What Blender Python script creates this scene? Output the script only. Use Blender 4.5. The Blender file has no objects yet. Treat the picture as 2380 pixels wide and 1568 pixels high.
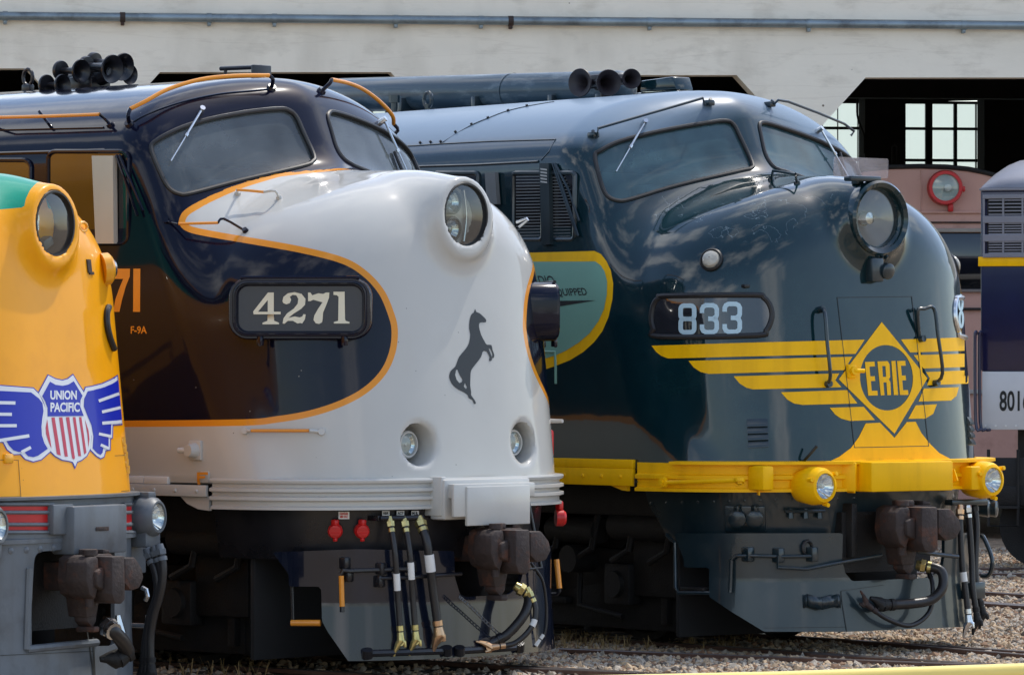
import bpy, bmesh, math, random
import numpy as np
from mathutils import Vector, Matrix
from mathutils.bvhtree import BVHTree
from mathutils.geometry import tessellate_polygon
random.seed(7); np.random.seed(7)
R = math.radians
SC = bpy.context.scene
COL = SC.collection

# ---------------------------------------------------------------- camera, sky, sun, exposure
EYE, FOC, PX, PY = 2.30, 11000.0, 1190.0, 867.0      # eye height above rail; focal length and horizon on a 2380 wide frame
cam_d = bpy.data.cameras.new('camera'); cam = bpy.data.objects.new('camera', cam_d); COL.objects.link(cam)
cam_d.sensor_width = 36; cam_d.sensor_fit = 'HORIZONTAL'; cam_d.lens = FOC/2380*36
cam_d.shift_y = (PY-784)/2380; cam_d.clip_start = .5; cam_d.clip_end = 6000
cam.location = (0, 0, EYE); cam.rotation_euler = (R(90), 0, 0)
SC.camera = cam

SUN_EL, SUN_AZ = 60, 48           # azimuth: degrees from +X (right of the view) towards +Y (away)
sd = Vector((math.cos(R(SUN_EL))*math.cos(R(SUN_AZ)), math.cos(R(SUN_EL))*math.sin(R(SUN_AZ)), math.sin(R(SUN_EL))))
sl = bpy.data.lights.new('sun', 'SUN'); sl.energy = 2.0; sl.angle = R(.5); sl.color = (1, .95, .87)
so = bpy.data.objects.new('sun', sl); COL.objects.link(so); so.location = (30, 10, 60)
so.rotation_euler = (-sd).to_track_quat('-Z', 'Y').to_euler()
W = bpy.data.worlds.new('World'); SC.world = W; W.use_nodes = True
wn, wl = W.node_tree.nodes, W.node_tree.links
wbg = wn['Background']; wbg.inputs[1].default_value = .15
sky = wn.new('ShaderNodeTexSky'); sky.sky_type = 'NISHITA'; sky.sun_disc = False
sky.sun_elevation = R(SUN_EL); sky.sun_rotation = R(90-SUN_AZ); sky.dust_density = 1.2
tc = wn.new('ShaderNodeTexCoord'); mp = wn.new('ShaderNodeMapping'); mp.inputs['Scale'].default_value = (1, 1, 2.2)
mp.inputs['Location'].default_value = (.35, .1, .2)
cn = wn.new('ShaderNodeTexNoise'); cn.inputs['Scale'].default_value = 2.1; cn.inputs['Detail'].default_value = 9; cn.inputs['Roughness'].default_value = .56
cr = wn.new('ShaderNodeValToRGB'); cr.color_ramp.elements[0].position = .51; cr.color_ramp.elements[1].position = .68
mx = wn.new('ShaderNodeMix'); mx.data_type = 'RGBA'
mx.inputs['B'].default_value = (9.0, 9.2, 9.5, 1)
wl.new(tc.outputs['Generated'], mp.inputs['Vector']); wl.new(mp.outputs[0], cn.inputs['Vector'])
wl.new(cn.outputs['Fac'], cr.inputs[0]); wl.new(cr.outputs[0], mx.inputs['Factor'])
wl.new(sky.outputs[0], mx.inputs['A']); wl.new(mx.outputs['Result'], wbg.inputs[0])
SC.view_settings.view_transform = 'Standard'; SC.view_settings.look = 'None'
SC.view_settings.exposure = 0.66; SC.view_settings.gamma = 1.0

# ---------------------------------------------------------------- helpers: objects, materials
def lin(r, g, b):
    f = lambda c: (c/255/12.92 if c/255 <= .04045 else ((c/255+.055)/1.055)**2.4)
    return (f(r), f(g), f(b), 1)
def tag(o, label=None, cat=None, group=None, kind=None):
    if label: o['label'] = label
    if cat: o['category'] = cat
    if group: o['group'] = group
    if kind: o['kind'] = kind
    return o
def empty(name, mat=None, parent=None):
    o = bpy.data.objects.new(name, None); COL.objects.link(o); o.empty_display_size = .3
    if mat is not None: o.matrix_world = mat
    if parent: o.parent = parent
    return o
MATS = {}
def mat(name, col, rough=.5, metal=0, coat=0, var=.12, vscale=4, bump=0, bscale=60, dirt=None, dscale=3, dlo=.55, dhi=.75, spec=.5, rvar=.0, stretch=(1, 1, 1)):
    m = bpy.data.materials.new(name); m.use_nodes = True; MATS[name] = m
    n, l = m.node_tree.nodes, m.node_tree.links; b = n['Principled BSDF']
    b.inputs['Roughness'].default_value = rough; b.inputs['Metallic'].default_value = metal
    b.inputs['Specular IOR Level'].default_value = spec
    if coat: b.inputs['Coat Weight'].default_value = coat; b.inputs['Coat Roughness'].default_value = .04
    t = n.new('ShaderNodeTexCoord'); mp_ = n.new('ShaderNodeMapping'); mp_.inputs['Scale'].default_value = stretch
    l.new(t.outputs['Object'], mp_.inputs[0])
    no = n.new('ShaderNodeTexNoise'); no.inputs['Scale'].default_value = vscale; no.inputs['Detail'].default_value = 6
    l.new(mp_.outputs[0], no.inputs['Vector'])
    r = n.new('ShaderNodeMapRange'); r.inputs[1].default_value = .25; r.inputs[2].default_value = .75
    r.inputs[3].default_value = 1-var; r.inputs[4].default_value = 1+var
    l.new(no.outputs['Fac'], r.inputs[0])
    mm = n.new('ShaderNodeMix'); mm.data_type = 'RGBA'; mm.blend_type = 'MULTIPLY'; mm.inputs['Factor'].default_value = 1
    mm.inputs['A'].default_value = col if len(col) == 4 else (*col, 1)
    l.new(r.outputs[0], mm.inputs['B'])
    out = mm.outputs['Result']
    if dirt:
        n2 = n.new('ShaderNodeTexNoise'); n2.inputs['Scale'].default_value = dscale; n2.inputs['Detail'].default_value = 8; n2.inputs['Roughness'].default_value = .65
        l.new(mp_.outputs[0], n2.inputs['Vector'])
        r2 = n.new('ShaderNodeMapRange'); r2.inputs[1].default_value = dlo; r2.inputs[2].default_value = dhi
        l.new(n2.outputs['Fac'], r2.inputs[0])
        m2 = n.new('ShaderNodeMix'); m2.data_type = 'RGBA'; m2.inputs['B'].default_value = dirt if len(dirt) == 4 else (*dirt, 1)
        l.new(out, m2.inputs['A']); l.new(r2.outputs[0], m2.inputs['Factor']); out = m2.outputs['Result']
    l.new(out, b.inputs['Base Color'])
    if rvar:
        r3 = n.new('ShaderNodeMapRange'); r3.inputs[1].default_value = .3; r3.inputs[2].default_value = .7
        r3.inputs[3].default_value = max(.02, rough-rvar); r3.inputs[4].default_value = rough+rvar
        l.new(no.outputs['Fac'], r3.inputs[0]); l.new(r3.outputs[0], b.inputs['Roughness'])
    if bump:
        nb = n.new('ShaderNodeTexNoise'); nb.inputs['Scale'].default_value = bscale; nb.inputs['Detail'].default_value = 5
        l.new(mp_.outputs[0], nb.inputs['Vector'])
        bp = n.new('ShaderNodeBump'); bp.inputs['Strength'].default_value = bump; bp.inputs['Distance'].default_value = .02
        l.new(nb.outputs['Fac'], bp.inputs['Height']); l.new(bp.outputs[0], b.inputs['Normal'])
    return m

class MB:
    """collects shapes, links them as ONE mesh object"""
    def __init__(s): s.v = []; s.f = []
    def add(s, vs, fs):
        o = len(s.v); s.v += [tuple(v) for v in vs]; s.f += [tuple(i+o for i in f) for f in fs]; return s
    def box(s, c, d, rot=None, bev=0):
        bm = bmesh.new(); bmesh.ops.create_cube(bm, size=1)
        for v in bm.verts: v.co = Vector((v.co.x*d[0], v.co.y*d[1], v.co.z*d[2]))
        if bev: bmesh.ops.bevel(bm, geom=bm.edges[:], offset=min(bev, min(d)*.45), segments=2, affect='EDGES', profile=.5)
        mt = Matrix.Translation(c)
        if rot is not None: mt = mt @ (rot.to_4x4() if hasattr(rot, 'to_4x4') else Matrix.Rotation(rot, 4, 'Z'))
        bm.transform(mt); bm.verts.index_update()
        s.add([v.co[:] for v in bm.verts], [[v.index for v in f.verts] for f in bm.faces]); bm.free(); return s
    def lathe(s, prof, c, ax, n=32, cap0=True, cap1=True):
        """prof: (distance along axis, radius)"""
        q = Vector((0, 0, 1)).rotation_difference(Vector(ax).normalized()); c = Vector(c); vs = []; fs = []
        for (t, r) in prof:
            for k in range(n):
                a = 2*math.pi*k/n; vs.append(c+q @ Vector((r*math.cos(a), r*math.sin(a), t)))
        for i in range(len(prof)-1):
            for k in range(n):
                fs.append((i*n+k, i*n+(k+1) % n, (i+1)*n+(k+1) % n, (i+1)*n+k))
        if cap0: fs.append(tuple(range(n-1, -1, -1)))
        if cap1: fs.append(tuple((len(prof)-1)*n+k for k in range(n)))
        return s.add(vs, fs)
    def cyl(s, a, b, r0, r1=None, n=20):
        a, b = Vector(a), Vector(b); d = b-a
        return s.lathe([(0, r0), (d.length, r0 if r1 is None else r1)], a, d, n)
    def tube(s, pts, r, n=10, closed=False, smooth=0, caps=True):
        pts = [Vector(p) for p in pts]
        if smooth: pts = catmull(pts, smooth, closed)
        m = len(pts); rr = r if isinstance(r, (list, tuple)) else [r]*m
        if len(rr) != m: rr = [rr[min(len(rr)-1, int(i*len(rr)/m))] for i in range(m)]
        vs, fs = [], []; up = None
        for i, p in enumerate(pts):
            t = (pts[(i+1) % m]-pts[i-1]) if closed else (pts[min(i+1, m-1)]-pts[max(i-1, 0)])
            if t.length < 1e-9: t = Vector((0, 0, 1))
            t.normalize()
            if up is None: up = t.orthogonal().normalized()
            up = (up-t*up.dot(t))
            up = up.normalized() if up.length > 1e-6 else t.orthogonal().normalized()
            sd_ = t.cross(up)
            for k in range(n):
                a = 2*math.pi*k/n; vs.append(p+(up*math.cos(a)+sd_*math.sin(a))*rr[i])
        for i in range(m if closed else m-1):
            j = (i+1) % m
            for k in range(n): fs.append((i*n+k, i*n+(k+1) % n, j*n+(k+1) % n, j*n+k))
        if caps and not closed:
            fs.append(tuple(range(n-1, -1, -1))); fs.append(tuple((m-1)*n+k for k in range(n)))
        return s.add(vs, fs)
    def prism(s, poly, frame, depth, bev=0):
        """poly 2D in frame (o,u,v); thickness depth along w = u x v"""
        o, u, v = (Vector(q) for q in frame); w = u.cross(v).normalized()
        bm = bmesh.new(); vs = [bm.verts.new(o+u*a+v*b) for a, b in poly]
        f = bm.faces.new(vs); r = bmesh.ops.extrude_face_region(bm, geom=[f])
        for g in r['geom']:
            if isinstance(g, bmesh.types.BMVert): g.co += w*depth
        bmesh.ops.recalc_face_normals(bm, faces=bm.faces[:])
        if bev: bmesh.ops.bevel(bm, geom=[e for e in bm.edges], offset=bev, segments=2, affect='EDGES', profile=.5)
        bm.verts.index_update()
        s.add([q.co[:] for q in bm.verts], [[q.index for q in f.verts] for f in bm.faces]); bm.free(); return s
    def build(s, name, m, parent=None, smooth=35, label=None):
        me = bpy.data.meshes.new(name); me.from_pydata(s.v, [], s.f); me.update()
        if smooth:
            me.polygons.foreach_set('use_smooth', [True]*len(me.polygons)); me.set_sharp_from_angle(angle=R(smooth))
        for mm in (m if isinstance(m, (list, tuple)) else [m]): me.materials.append(mm)
        o = bpy.data.objects.new(name, me); COL.objects.link(o)
        if parent: o.parent = parent
        if label: o['label'] = label
        return o
def catmull(p, k, closed=False):
    m = len(p); out = []
    for i in range(m if closed else m-1):
        g = (lambda j: p[j % m]) if closed else (lambda j: p[max(0, min(m-1, j))])
        a, b, c, d = g(i-1), g(i), g(i+1), g(i+2)
        for q in range(k):
            t = q/k; out.append(.5*((2*b)+(c-a)*t+(2*a-5*b+4*c-d)*t*t+(3*b-a-3*c+d)*t**3))
    if not closed: out.append(p[-1])
    return out
def smooth2(poly, k=6, closed=True):
    return [(q.x, q.y) for q in catmull([Vector((a, b, 0)) for a, b in poly], k, closed)]
def rrect(x0, y0, x1, y1, r, n=6):
    out = []
    for cx, cy, a0 in ((x1-r, y1-r, 0), (x0+r, y1-r, 90), (x0+r, y0+r, 180), (x1-r, y0+r, 270)):
        for i in range(n+1):
            a = R(a0+90*i/n); out.append((cx+r*math.cos(a), cy+r*math.sin(a)))
    return out
def ellipse(cx, cy, a, b, rot=0, n=40):
    c, s = math.cos(R(rot)), math.sin(R(rot)); out = []
    for i in range(n):
        t = 2*math.pi*i/n; x, y = a*math.cos(t), b*math.sin(t); out.append((cx+x*c-y*s, cy+x*s+y*c))
    return out
def world_at(X, Y, depth):
    """world point that the photograph shows at (X, Y) at the given distance"""
    return Vector(((X-PX)/FOC*depth, depth, EYE+(PY-Y)/FOC*depth))
def on_ground(X, Y, z=0.):
    d = (EYE-z)*FOC/(Y-PY); return world_at(X, Y, d)

# ---------------------------------------------------------------- signed distance body shell -> mesh
def smax(a, b, k):
    h = np.clip(.5+.5*(a-b)/k, 0, 1); return b+(a-b)*h+k*h*(1-h)
def smin(a, b, k): return -smax(-a, -b, k)
def normed(f, e=.01):
    def g(x, y, z):
        v = f(x, y, z)
        gx = (f(x+e, y, z)-f(x-e, y, z)); gy = (f(x, y+e, z)-f(x, y-e, z)); gz = (f(x, y, z+e)-f(x, y, z-e))
        return v/np.maximum(np.sqrt(gx*gx+gy*gy+gz*gz)/(2*e), .15)
    return g
HALF, ROOF, SPR, FRONT, NLEN, NEXP = 1.60, 4.67, 3.93, .12, 1.45, 2.8
def xfront(z): return FRONT-.11*(z-1.95)-.03*np.maximum(z-2.9, 0)**2
def f_cross(x, y, z):
    ay = np.abs(y); u = np.maximum(z-SPR, 0)/(ROOF-SPR); n = 2.15
    return ((ay/HALF)**n+u**n)**(1/n)-1
def f_shield(x, y, z):
    ay = np.sqrt(y*y+.10**2)
    return x-(.50-.22*ay-.04*ay*ay-.48*z)
def f_plan(x, y, z):
    ay = np.abs(y); xc = xfront(z)-NLEN; u = np.maximum(x-xc, 0)/NLEN
    return (u**NEXP+(ay/HALF)**NEXP)**(1/NEXP)-1
def f_top(x, y, z):
    return z-(3.865-.25*y*y-.025*np.maximum(x+1.2, 0))
n_cross, n_shield, n_plan, n_top = normed(f_cross), normed(f_shield), normed(f_plan), normed(f_top)
def make_sdf(dz, lampz, lampr, lampx, length, zbot, cav=.24, holes=(), wide=1.0):
    def f(x, y, z):
        yo = y; y = y/wide
        z0 = z-dz
        cab = smax(n_cross(x, y, z0), n_shield(x, y, z0), .26)
        hood = smax(n_plan(x, y, z0), n_top(x, y, z0), .50)
        b = smin(cab, hood, .30)
        rad = np.sqrt(yo*yo+(z-lampz)**2)-lampr
        lamp = smax(smax(rad, x-lampx, .03), -1.1-x, .02)
        b = smin(b, lamp, .22)
        cv = np.sqrt(yo*yo+(z-lampz)**2)-cav
        b = np.maximum(b, -np.maximum(cv, lampx-.16-x))
        for (hx, hy, hz, hr) in holes:
            cv = np.sqrt((np.abs(yo)-hy)**2+(z-hz)**2)-hr
            b = smax(b, -np.maximum(cv, hx-x), .035)
        b = np.maximum(b, zbot-z); return np.maximum(b, -length-x)
    return f
def surface_nets(f, xs, ys, zs):
    Xg, Yg, Zg = np.meshgrid(xs, ys, zs, indexing='ij')
    F = f(Xg, Yg, Zg); S = F < 0
    nx, ny, nz = F.shape
    acc = np.zeros((nx-1, ny-1, nz-1, 3)); cnt = np.zeros((nx-1, ny-1, nz-1))
    G = (Xg, Yg, Zg)
    def sl_(a, o): return a[o[0]:nx-1+o[0], o[1]:ny-1+o[1], o[2]:nz-1+o[2]]
    cor = [(i, j, k) for i in (0, 1) for j in (0, 1) for k in (0, 1)]
    for a in cor:
        for ax in range(3):
            if a[ax]: continue
            b = list(a); b[ax] = 1
            fa, fb = sl_(F, a), sl_(F, b); m = (fa < 0) != (fb < 0)
            t = np.where(m, fa/np.where(m, fa-fb, 1), 0)
            for d in range(3):
                ga = sl_(G[d], a); gb = sl_(G[d], b); acc[..., d] += np.where(m, ga+(gb-ga)*t, 0)
            cnt += m
    act = cnt > 0
    idx = -np.ones(act.shape, int); idx[act] = np.arange(act.sum())
    V = acc[act]/cnt[act][:, None]
    for _ in range(4):
        e = .003; x, y, z = V.T
        v = f(x, y, z); g = np.stack([f(x+e, y, z)-f(x-e, y, z), f(x, y+e, z)-f(x, y-e, z), f(x, y, z+e)-f(x, y, z-e)], 1)/(2*e)
        st = (v/np.maximum((g*g).sum(1), .05))[:, None]*g
        V = V-np.clip(st, -.01, .01)
    Q = []
    for ax in range(3):
        o = [[0, 0, 0], [0, 0, 0]]; o[1][ax] = 1
        sh = [slice(1, -1)]*3; sh[ax] = slice(0, -1)
        A = S[tuple(sh)]
        sh2 = list(sh); sh2[ax] = slice(1, None); B = S[tuple(sh2)]
        I = np.argwhere(A != B); sgn = A[A != B]
        I = I+np.array([1 if d != ax else 0 for d in range(3)])
        p, q = [(1, 2), (2, 0), (0, 1)][ax]
        def cell(dp, dq):
            c = I.copy(); c[:, p] += dp; c[:, q] += dq; return idx[c[:, 0], c[:, 1], c[:, 2]]
        quad = np.stack([cell(-1, -1), cell(0, -1), cell(0, 0), cell(-1, 0)], 1)
        quad[~sgn] = quad[~sgn][:, ::-1]
        Q.append(quad)
    Q = np.concatenate(Q); Q = Q[(Q >= 0).all(1)]
    return V, Q
def poly_sd(P, poly):
    """signed distance of 2D points to a polygon, negative inside"""
    P = np.asarray(P, float); A = np.asarray(poly, float); B = np.roll(A, -1, 0)
    d = np.full(len(P), 1e18); ins = np.zeros(len(P), bool)
    for a, b in zip(A, B):
        e = b-a; w = P-a
        t = np.clip((w@e)/max(e@e, 1e-12), 0, 1); q = w-t[:, None]*e; d = np.minimum(d, (q*q).sum(1))
        c = ((a[1] > P[:, 1]) != (b[1] > P[:, 1]))
        with np.errstate(divide='ignore', invalid='ignore'):
            xi = a[0]+(P[:, 1]-a[1])/(b[1]-a[1] if b[1] != a[1] else 1e-12)*e[0]
        ins ^= c & (P[:, 0] < xi)
    return np.where(ins, -1, 1)*np.sqrt(d)
def cut_mesh(V, T, g, attrs):
    """split triangles along g = 0, keep g > 0"""
    V = list(map(tuple, V)); attrs = {k: list(v) for k, v in attrs.items()}; g = list(g); new = {}; out = []
    def mid(a, b):
        key = (min(a, b), max(a, b))
        if key not in new:
            t = g[a]/(g[a]-g[b]); new[key] = len(V)
            V.append(tuple(V[a][i]+(V[b][i]-V[a][i])*t for i in range(3))); g.append(0.)
            for k in attrs: attrs[k].append(attrs[k][a]+(attrs[k][b]-attrs[k][a])*t)
        return new[key]
    for f in T:
        s = [g[i] > 0 for i in f]
        if all(s): out.append(tuple(f)); continue
        if not any(s): continue
        poly = []
        for i in range(len(f)):
            a, b = f[i], f[(i+1) % len(f)]
            if g[a] > 0: poly.append(a)
            if (g[a] > 0) != (g[b] > 0): poly.append(mid(a, b))
        if len(poly) >= 3: out.append(tuple(poly))
    return V, out, attrs
# ---------------------------------------------------------------- a locomotive shell and what sits on it
def grown(poly, k):
    x0, x1 = min(q[0] for q in poly), max(q[0] for q in poly); y0, y1 = min(q[1] for q in poly), max(q[1] for q in poly); cx, cy = (x0+x1)/2, (y0+y1)/2
    return [(cx+(a-cx)*(1+2*k/(x1-x0)), cy+(b-cy)*(1+2*k/(y1-y0))) for a, b in poly]
class Loco:
    def __init__(s, name, X0, D, theta, dz, lampz, lampr, lampx, length=15., zbot=1.45, h=.03, cav=.24, holes=(), wide=1.0):
        s.D = D; s.dz = dz
        s.M = Matrix.Translation(((X0-PX)/FOC*D, D, 0)) @ Matrix.Rotation(R(-theta), 4, 'Z'); s.I = s.M.inverted()
        s.root = empty(name, s.M)
        s.f = make_sdf(dz, lampz, lampr, lampx, length, zbot, cav, holes, wide)
        xs = np.concatenate([-np.geomspace(length+.1, 3.35, 18), np.arange(-3.3, .36, h)])
        ys = np.arange(-1.74, 1.7401, h); zs = np.arange(zbot-.07, 4.85+dz, h)
        s.V, s.Q = surface_nets(s.f, xs, ys, zs)
        s.bvh = BVHTree.FromPolygons([Vector(v) for v in s.V], [tuple(map(int, q)) for q in s.Q])
        s.cam = s.I @ Vector((0, 0, EYE)); s.holes = []
    def ray(s, X, Y):
        d = Vector(((X-PX)/FOC, 1, (PY-Y)/FOC)); return (s.I.to_3x3() @ d)
    def hit(s, X, Y, off=0.):
        d = s.ray(X, Y).normalized(); p, n, i, t = s.bvh.ray_cast(s.cam+d*20, d)
        if p is None:
            p, n, i, t = s.bvh.find_nearest(s.cam+d*s.D)
        n = s.normal(p); return p+n*off, n
    def float(s, X, Y, off=0.):
        """point on the line of sight that hovers `off` above the shell"""
        d = s.ray(X, Y).normalized(); t = np.arange(s.D-7, s.D+9, .02); c = np.array(s.cam); P = c+t[:, None]*np.array(d)
        v = s.f(P[:, 0], P[:, 1], P[:, 2])-off; w = np.nonzero(v <= 0)[0]
        if len(w) and w[0] > 0:
            i = w[0]; tt = t[i-1]+(t[i]-t[i-1])*v[i-1]/(v[i-1]-v[i])
        else: tt = t[int(np.argmin(v))]
        p = s.cam+d*float(tt); return p, s.normal(p)
    def normal(s, p):
        e = .01; f = lambda a, b, c: float(s.f(np.array([a]), np.array([b]), np.array([c]))[0])
        g = Vector((f(p.x+e, p.y, p.z)-f(p.x-e, p.y, p.z), f(p.x, p.y+e, p.z)-f(p.x, p.y-e, p.z), f(p.x, p.y, p.z+e)-f(p.x, p.y, p.z-e)))
        return g.normalized()
    def plane(s, X, Y, ax, val):
        d = s.ray(X, Y); t = (val-s.cam[ax])/d[ax]; return s.cam+d*t
    def proj(s, P, mirror=True):
        P = np.array(P, float).copy()
        if mirror: P[:, 1] = -np.abs(P[:, 1])
        m = np.array(s.M); w = P@m[:3, :3].T+m[:3, 3]
        return np.stack([PX+FOC*w[:, 0]/w[:, 1], PY-FOC*(w[:, 2]-EYE)/w[:, 1]], 1)
    def shell(s, name, material, windows, paint=None, thick=0):
        """body mesh with window openings cut through; paint: dict attribute -> polygon (drawn on the near side, mirrored)"""
        V, Q = s.V, s.Q; P = s.proj(V); attrs = {}
        for k, pl in (paint or {}).items(): attrs[k] = pl(V, P)
        attrs['roof'] = np.minimum(V[:, 2]-s.dz-4.12, -1.64-V[:, 0]-.0*V[:, 2])
        g = np.full(len(V), 99.)
        for w in windows:
            g = np.minimum(g, np.where(V[:, 0] > -2.6, poly_sd(P, w), 99.))
        V2, F2, at = cut_mesh(V, [tuple(map(int, q)) for q in Q], g, attrs)
        me = bpy.data.meshes.new(name); me.from_pydata(V2, [], F2); me.update()
        me.polygons.foreach_set('use_smooth', [True]*len(me.polygons)); me.set_sharp_from_angle(angle=R(50))
        for k, v in at.items():
            a = me.attributes.new(k, 'FLOAT', 'POINT'); a.data.foreach_set('value', np.array(v, 'f'))
        me.materials.append(material)
        o = bpy.data.objects.new(name, me); COL.objects.link(o); o.parent = s.root; return o
    def outline(s, poly, off=0., mir=False, step=6, shrink=None):
        """pixel outline -> points on the shell"""
        pts = []; m = len(poly)
        for i in range(m):
            a, b = poly[i], poly[(i+1) % m]; k = max(1, int(math.dist(a, b)/step))
            for q in range(k):
                t = q/k; X, Y = a[0]+(b[0]-a[0])*t, a[1]+(b[1]-a[1])*t
                if shrink: X, Y = shrink[0]+(X-shrink[0])*shrink[2], shrink[1]+(Y-shrink[1])*shrink[2]
                p, n = s.hit(X, Y)
                p = p+n*off; pts.append(Vector((p.x, -p.y, p.z)) if mir else p)
        return pts
    def sweep(s, name, prof, m, xback=-1.1, front=.14, a=1.45, bb=1.6, n=2.8, N=40, parent=None, far=None, solid=False):
        """profile [(outward, z), ...] swept round the nose in plan"""
        path = []
        ts = [math.pi/2*i/N for i in range(N+1)]
        q = [((front-a)+a*math.cos(t)**(2/n), bb*math.sin(t)**(2/n)) for t in ts]
        q = q[:-1]+[(front-a, bb)]
        if xback < front-a: q += [(front-a+(xback-front+a)*k/12, bb) for k in range(1, 13)]
        else: q = [p for p in q if p[0] > xback]
        full = [(x, -y) for x, y in reversed(q)]+[(x, y) for x, y in q[1:]]
        if far is not None: full = [p for p in full if p[1] < far]
        vs, fs = [], []; k = len(prof); m_ = len(full)
        for i, (x, y) in enumerate(full):
            a0 = Vector(full[max(0, i-1)]); b0 = Vector(full[min(m_-1, i+1)]); d = (b0-a0).normalized(); nn = Vector((d.y, -d.x))
            for o, z in prof: vs.append((x+nn.x*o, y+nn.y*o, z))
        for i in range(m_-1):
            for j in range(k-1): fs.append((i*k+j, (i+1)*k+j, (i+1)*k+j+1, i*k+j+1))
            if solid: fs.append((i*k+k-1, (i+1)*k+k-1, (i+1)*k, i*k))
        if solid: fs.append(tuple(range(k))); fs.append(tuple((m_-1)*k+j for j in range(k-1, -1, -1)))
        return MB().add(vs, fs).build(name, m, parent or s.root, 30)
    def window(s, name, poly, glass, rubber, mir=False, inset=.018, r=.019):
        pts = s.outline(poly, 0., mir)
        pin = s.outline(poly, -inset, mir)
        m = len(pts); cx = sum(q[0] for q in poly)/len(poly); cy = sum(q[1] for q in poly)/len(poly); K = 6
        mb = MB(); fs = []; c, n0 = s.hit(cx, cy); c = c-n0*inset; vs = [Vector((c.x, -c.y, c.z)) if mir else c]
        for j in range(1, K):
            vs += s.outline(poly, -inset, mir, 6, (cx, cy, j/K))
        vs += pin
        for i in range(m):
            fs.append((0, 1+i, 1+(i+1) % m))
            for j in range(K-1):
                a = 1+j*m; fs.append((a+i, a+m+i, a+m+(i+1) % m, a+(i+1) % m))
        if mir: fs = [f[::-1] for f in fs]
        mb.add(vs, fs); g = mb.build(name, glass, s.root)
        rb = MB(); vs = pts+pin; fs = [(i, (i+1) % m, m+(i+1) % m, m+i) for i in range(m)]
        rb.add(vs, fs); rb.tube(pts, r, 8, True); rb.tube(pin, r*.7, 8, True)
        rb.build('gasket', rubber, g); return g
    def decal(s, name, polys, material, off=.003, parent=None, step=9., frame=None, tris=None):
        """flat paint laid on the shell: polygons in picture position, finely cut and dropped on the surface"""
        cells = {}; mb = MB(); vid = {}
        if tris is None:
            tris = []
            for pl in polys:
                loops = pl if isinstance(pl[0][0], (list, tuple)) else [pl]
                flat = [q for lp in loops for q in lp]
                for t in tessellate_polygon([[Vector((a, b, 0)) for a, b in lp] for lp in loops]): tris.append([flat[i] for i in t])
        def vert(q):
            k = (round(q[0], 2), round(q[1], 2))
            if k not in vid:
                if frame: p = frame(q)
                else:
                    p, n = s.hit(*q); p = p+n*off
                vid[k] = len(mb.v); mb.v.append(tuple(p))
            return vid[k]
        def clip(pl, ax, val, keep):
            out = []
            for i in range(len(pl)):
                a, b = pl[i], pl[(i+1) % len(pl)]; da, db = (a[ax]-val)*keep, (b[ax]-val)*keep
                if da >= 0: out.append(a)
                if (da > 0 and db < 0) or (da < 0 and db > 0):
                    t = da/(da-db); out.append((a[0]+(b[0]-a[0])*t, a[1]+(b[1]-a[1])*t))
            return out
        for t in tris:
            x0, x1 = min(q[0] for q in t), max(q[0] for q in t); y0, y1 = min(q[1] for q in t), max(q[1] for q in t)
            for i in range(int(x0//step), int(x1//step)+1):
                c1 = clip(clip([tuple(q) for q in t], 0, i*step, 1), 0, (i+1)*step, -1)
                if len(c1) < 3: continue
                for j in range(int(y0//step), int(y1//step)+1):
                    c2 = clip(clip(c1, 1, j*step, 1), 1, (j+1)*step, -1)
                    ids = []
                    for q in c2:
                        v = vert(q)
                        if v not in ids: ids.append(v)
                    if len(ids) >= 3: mb.f.append(tuple(ids))
        me = mb.build(name, material, parent or s.root, 0)
        bm = bmesh.new(); bm.from_mesh(me.data)
        # face outwards
        for f in bm.faces:
            if f.normal.dot(Vector(s.cam)-f.calc_center_median()) < 0: f.normal_flip()
        for f in bm.faces: f.smooth = True
        bm.to_mesh(me.data); bm.free(); return me
def text_tris(txt, box, shear=0., bold=0., slope=0., spacing=1.0, lean=0.):
    """built-in lettering fitted to a picture box (x0,y0,x1,y1)"""
    cu = bpy.data.curves.new('lettering', 'FONT'); cu.body = txt; cu.shear = shear; cu.offset = bold; cu.space_character = spacing
    cu.fill_mode = 'FRONT'; cu.resolution_u = 4
    o = bpy.data.objects.new('lettering', cu); COL.objects.link(o)
    dg = bpy.context.evaluated_depsgraph_get(); me = bpy.data.meshes.new_from_object(o.evaluated_get(dg))
    me.calc_loop_triangles(); v = np.array([q.co[:2] for q in me.vertices]); tri = [tuple(t.vertices) for t in me.loop_triangles]
    bpy.data.objects.remove(o); bpy.data.curves.remove(cu); bpy.data.meshes.remove(me)
    a, b = v.min(0), v.max(0); u = (v-a)/(b-a); x0, y0, x1, y1 = box
    X = x0+u[:, 0]*(x1-x0)+(1-u[:, 1])*lean; Y = y1+(y0-y1)*u[:, 1]+slope*(X-x0)
    return [[(X[i], Y[i]) for i in t] for t in tri]
def stroke(path, w, closed=False):
    """thick polyline as quads (2D triangles), mitred"""
    P = [Vector((a, b)) for a, b in path]; m = len(P); L, Rr = [], []
    for i in range(m):
        d0 = (P[i]-P[i-1]) if (i or closed) else (P[1]-P[0]); d1 = (P[(i+1) % m]-P[i]) if (i < m-1 or closed) else d0
        d0 = d0.normalized(); d1 = d1.normalized(); n0 = Vector((-d0.y, d0.x)); n1 = Vector((-d1.y, d1.x)); nn = (n0+n1)
        nn = nn.normalized() if nn.length > 1e-6 else n0
        k = w/2/max(.35, nn.dot(n0)); L.append(P[i]+nn*k); Rr.append(P[i]-nn*k)
    out = []
    for i in range(m if closed else m-1):
        j = (i+1) % m; out += [[tuple(L[i]), tuple(Rr[i]), tuple(Rr[j])], [tuple(L[i]), tuple(Rr[j]), tuple(L[j])]]
    return out
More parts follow.
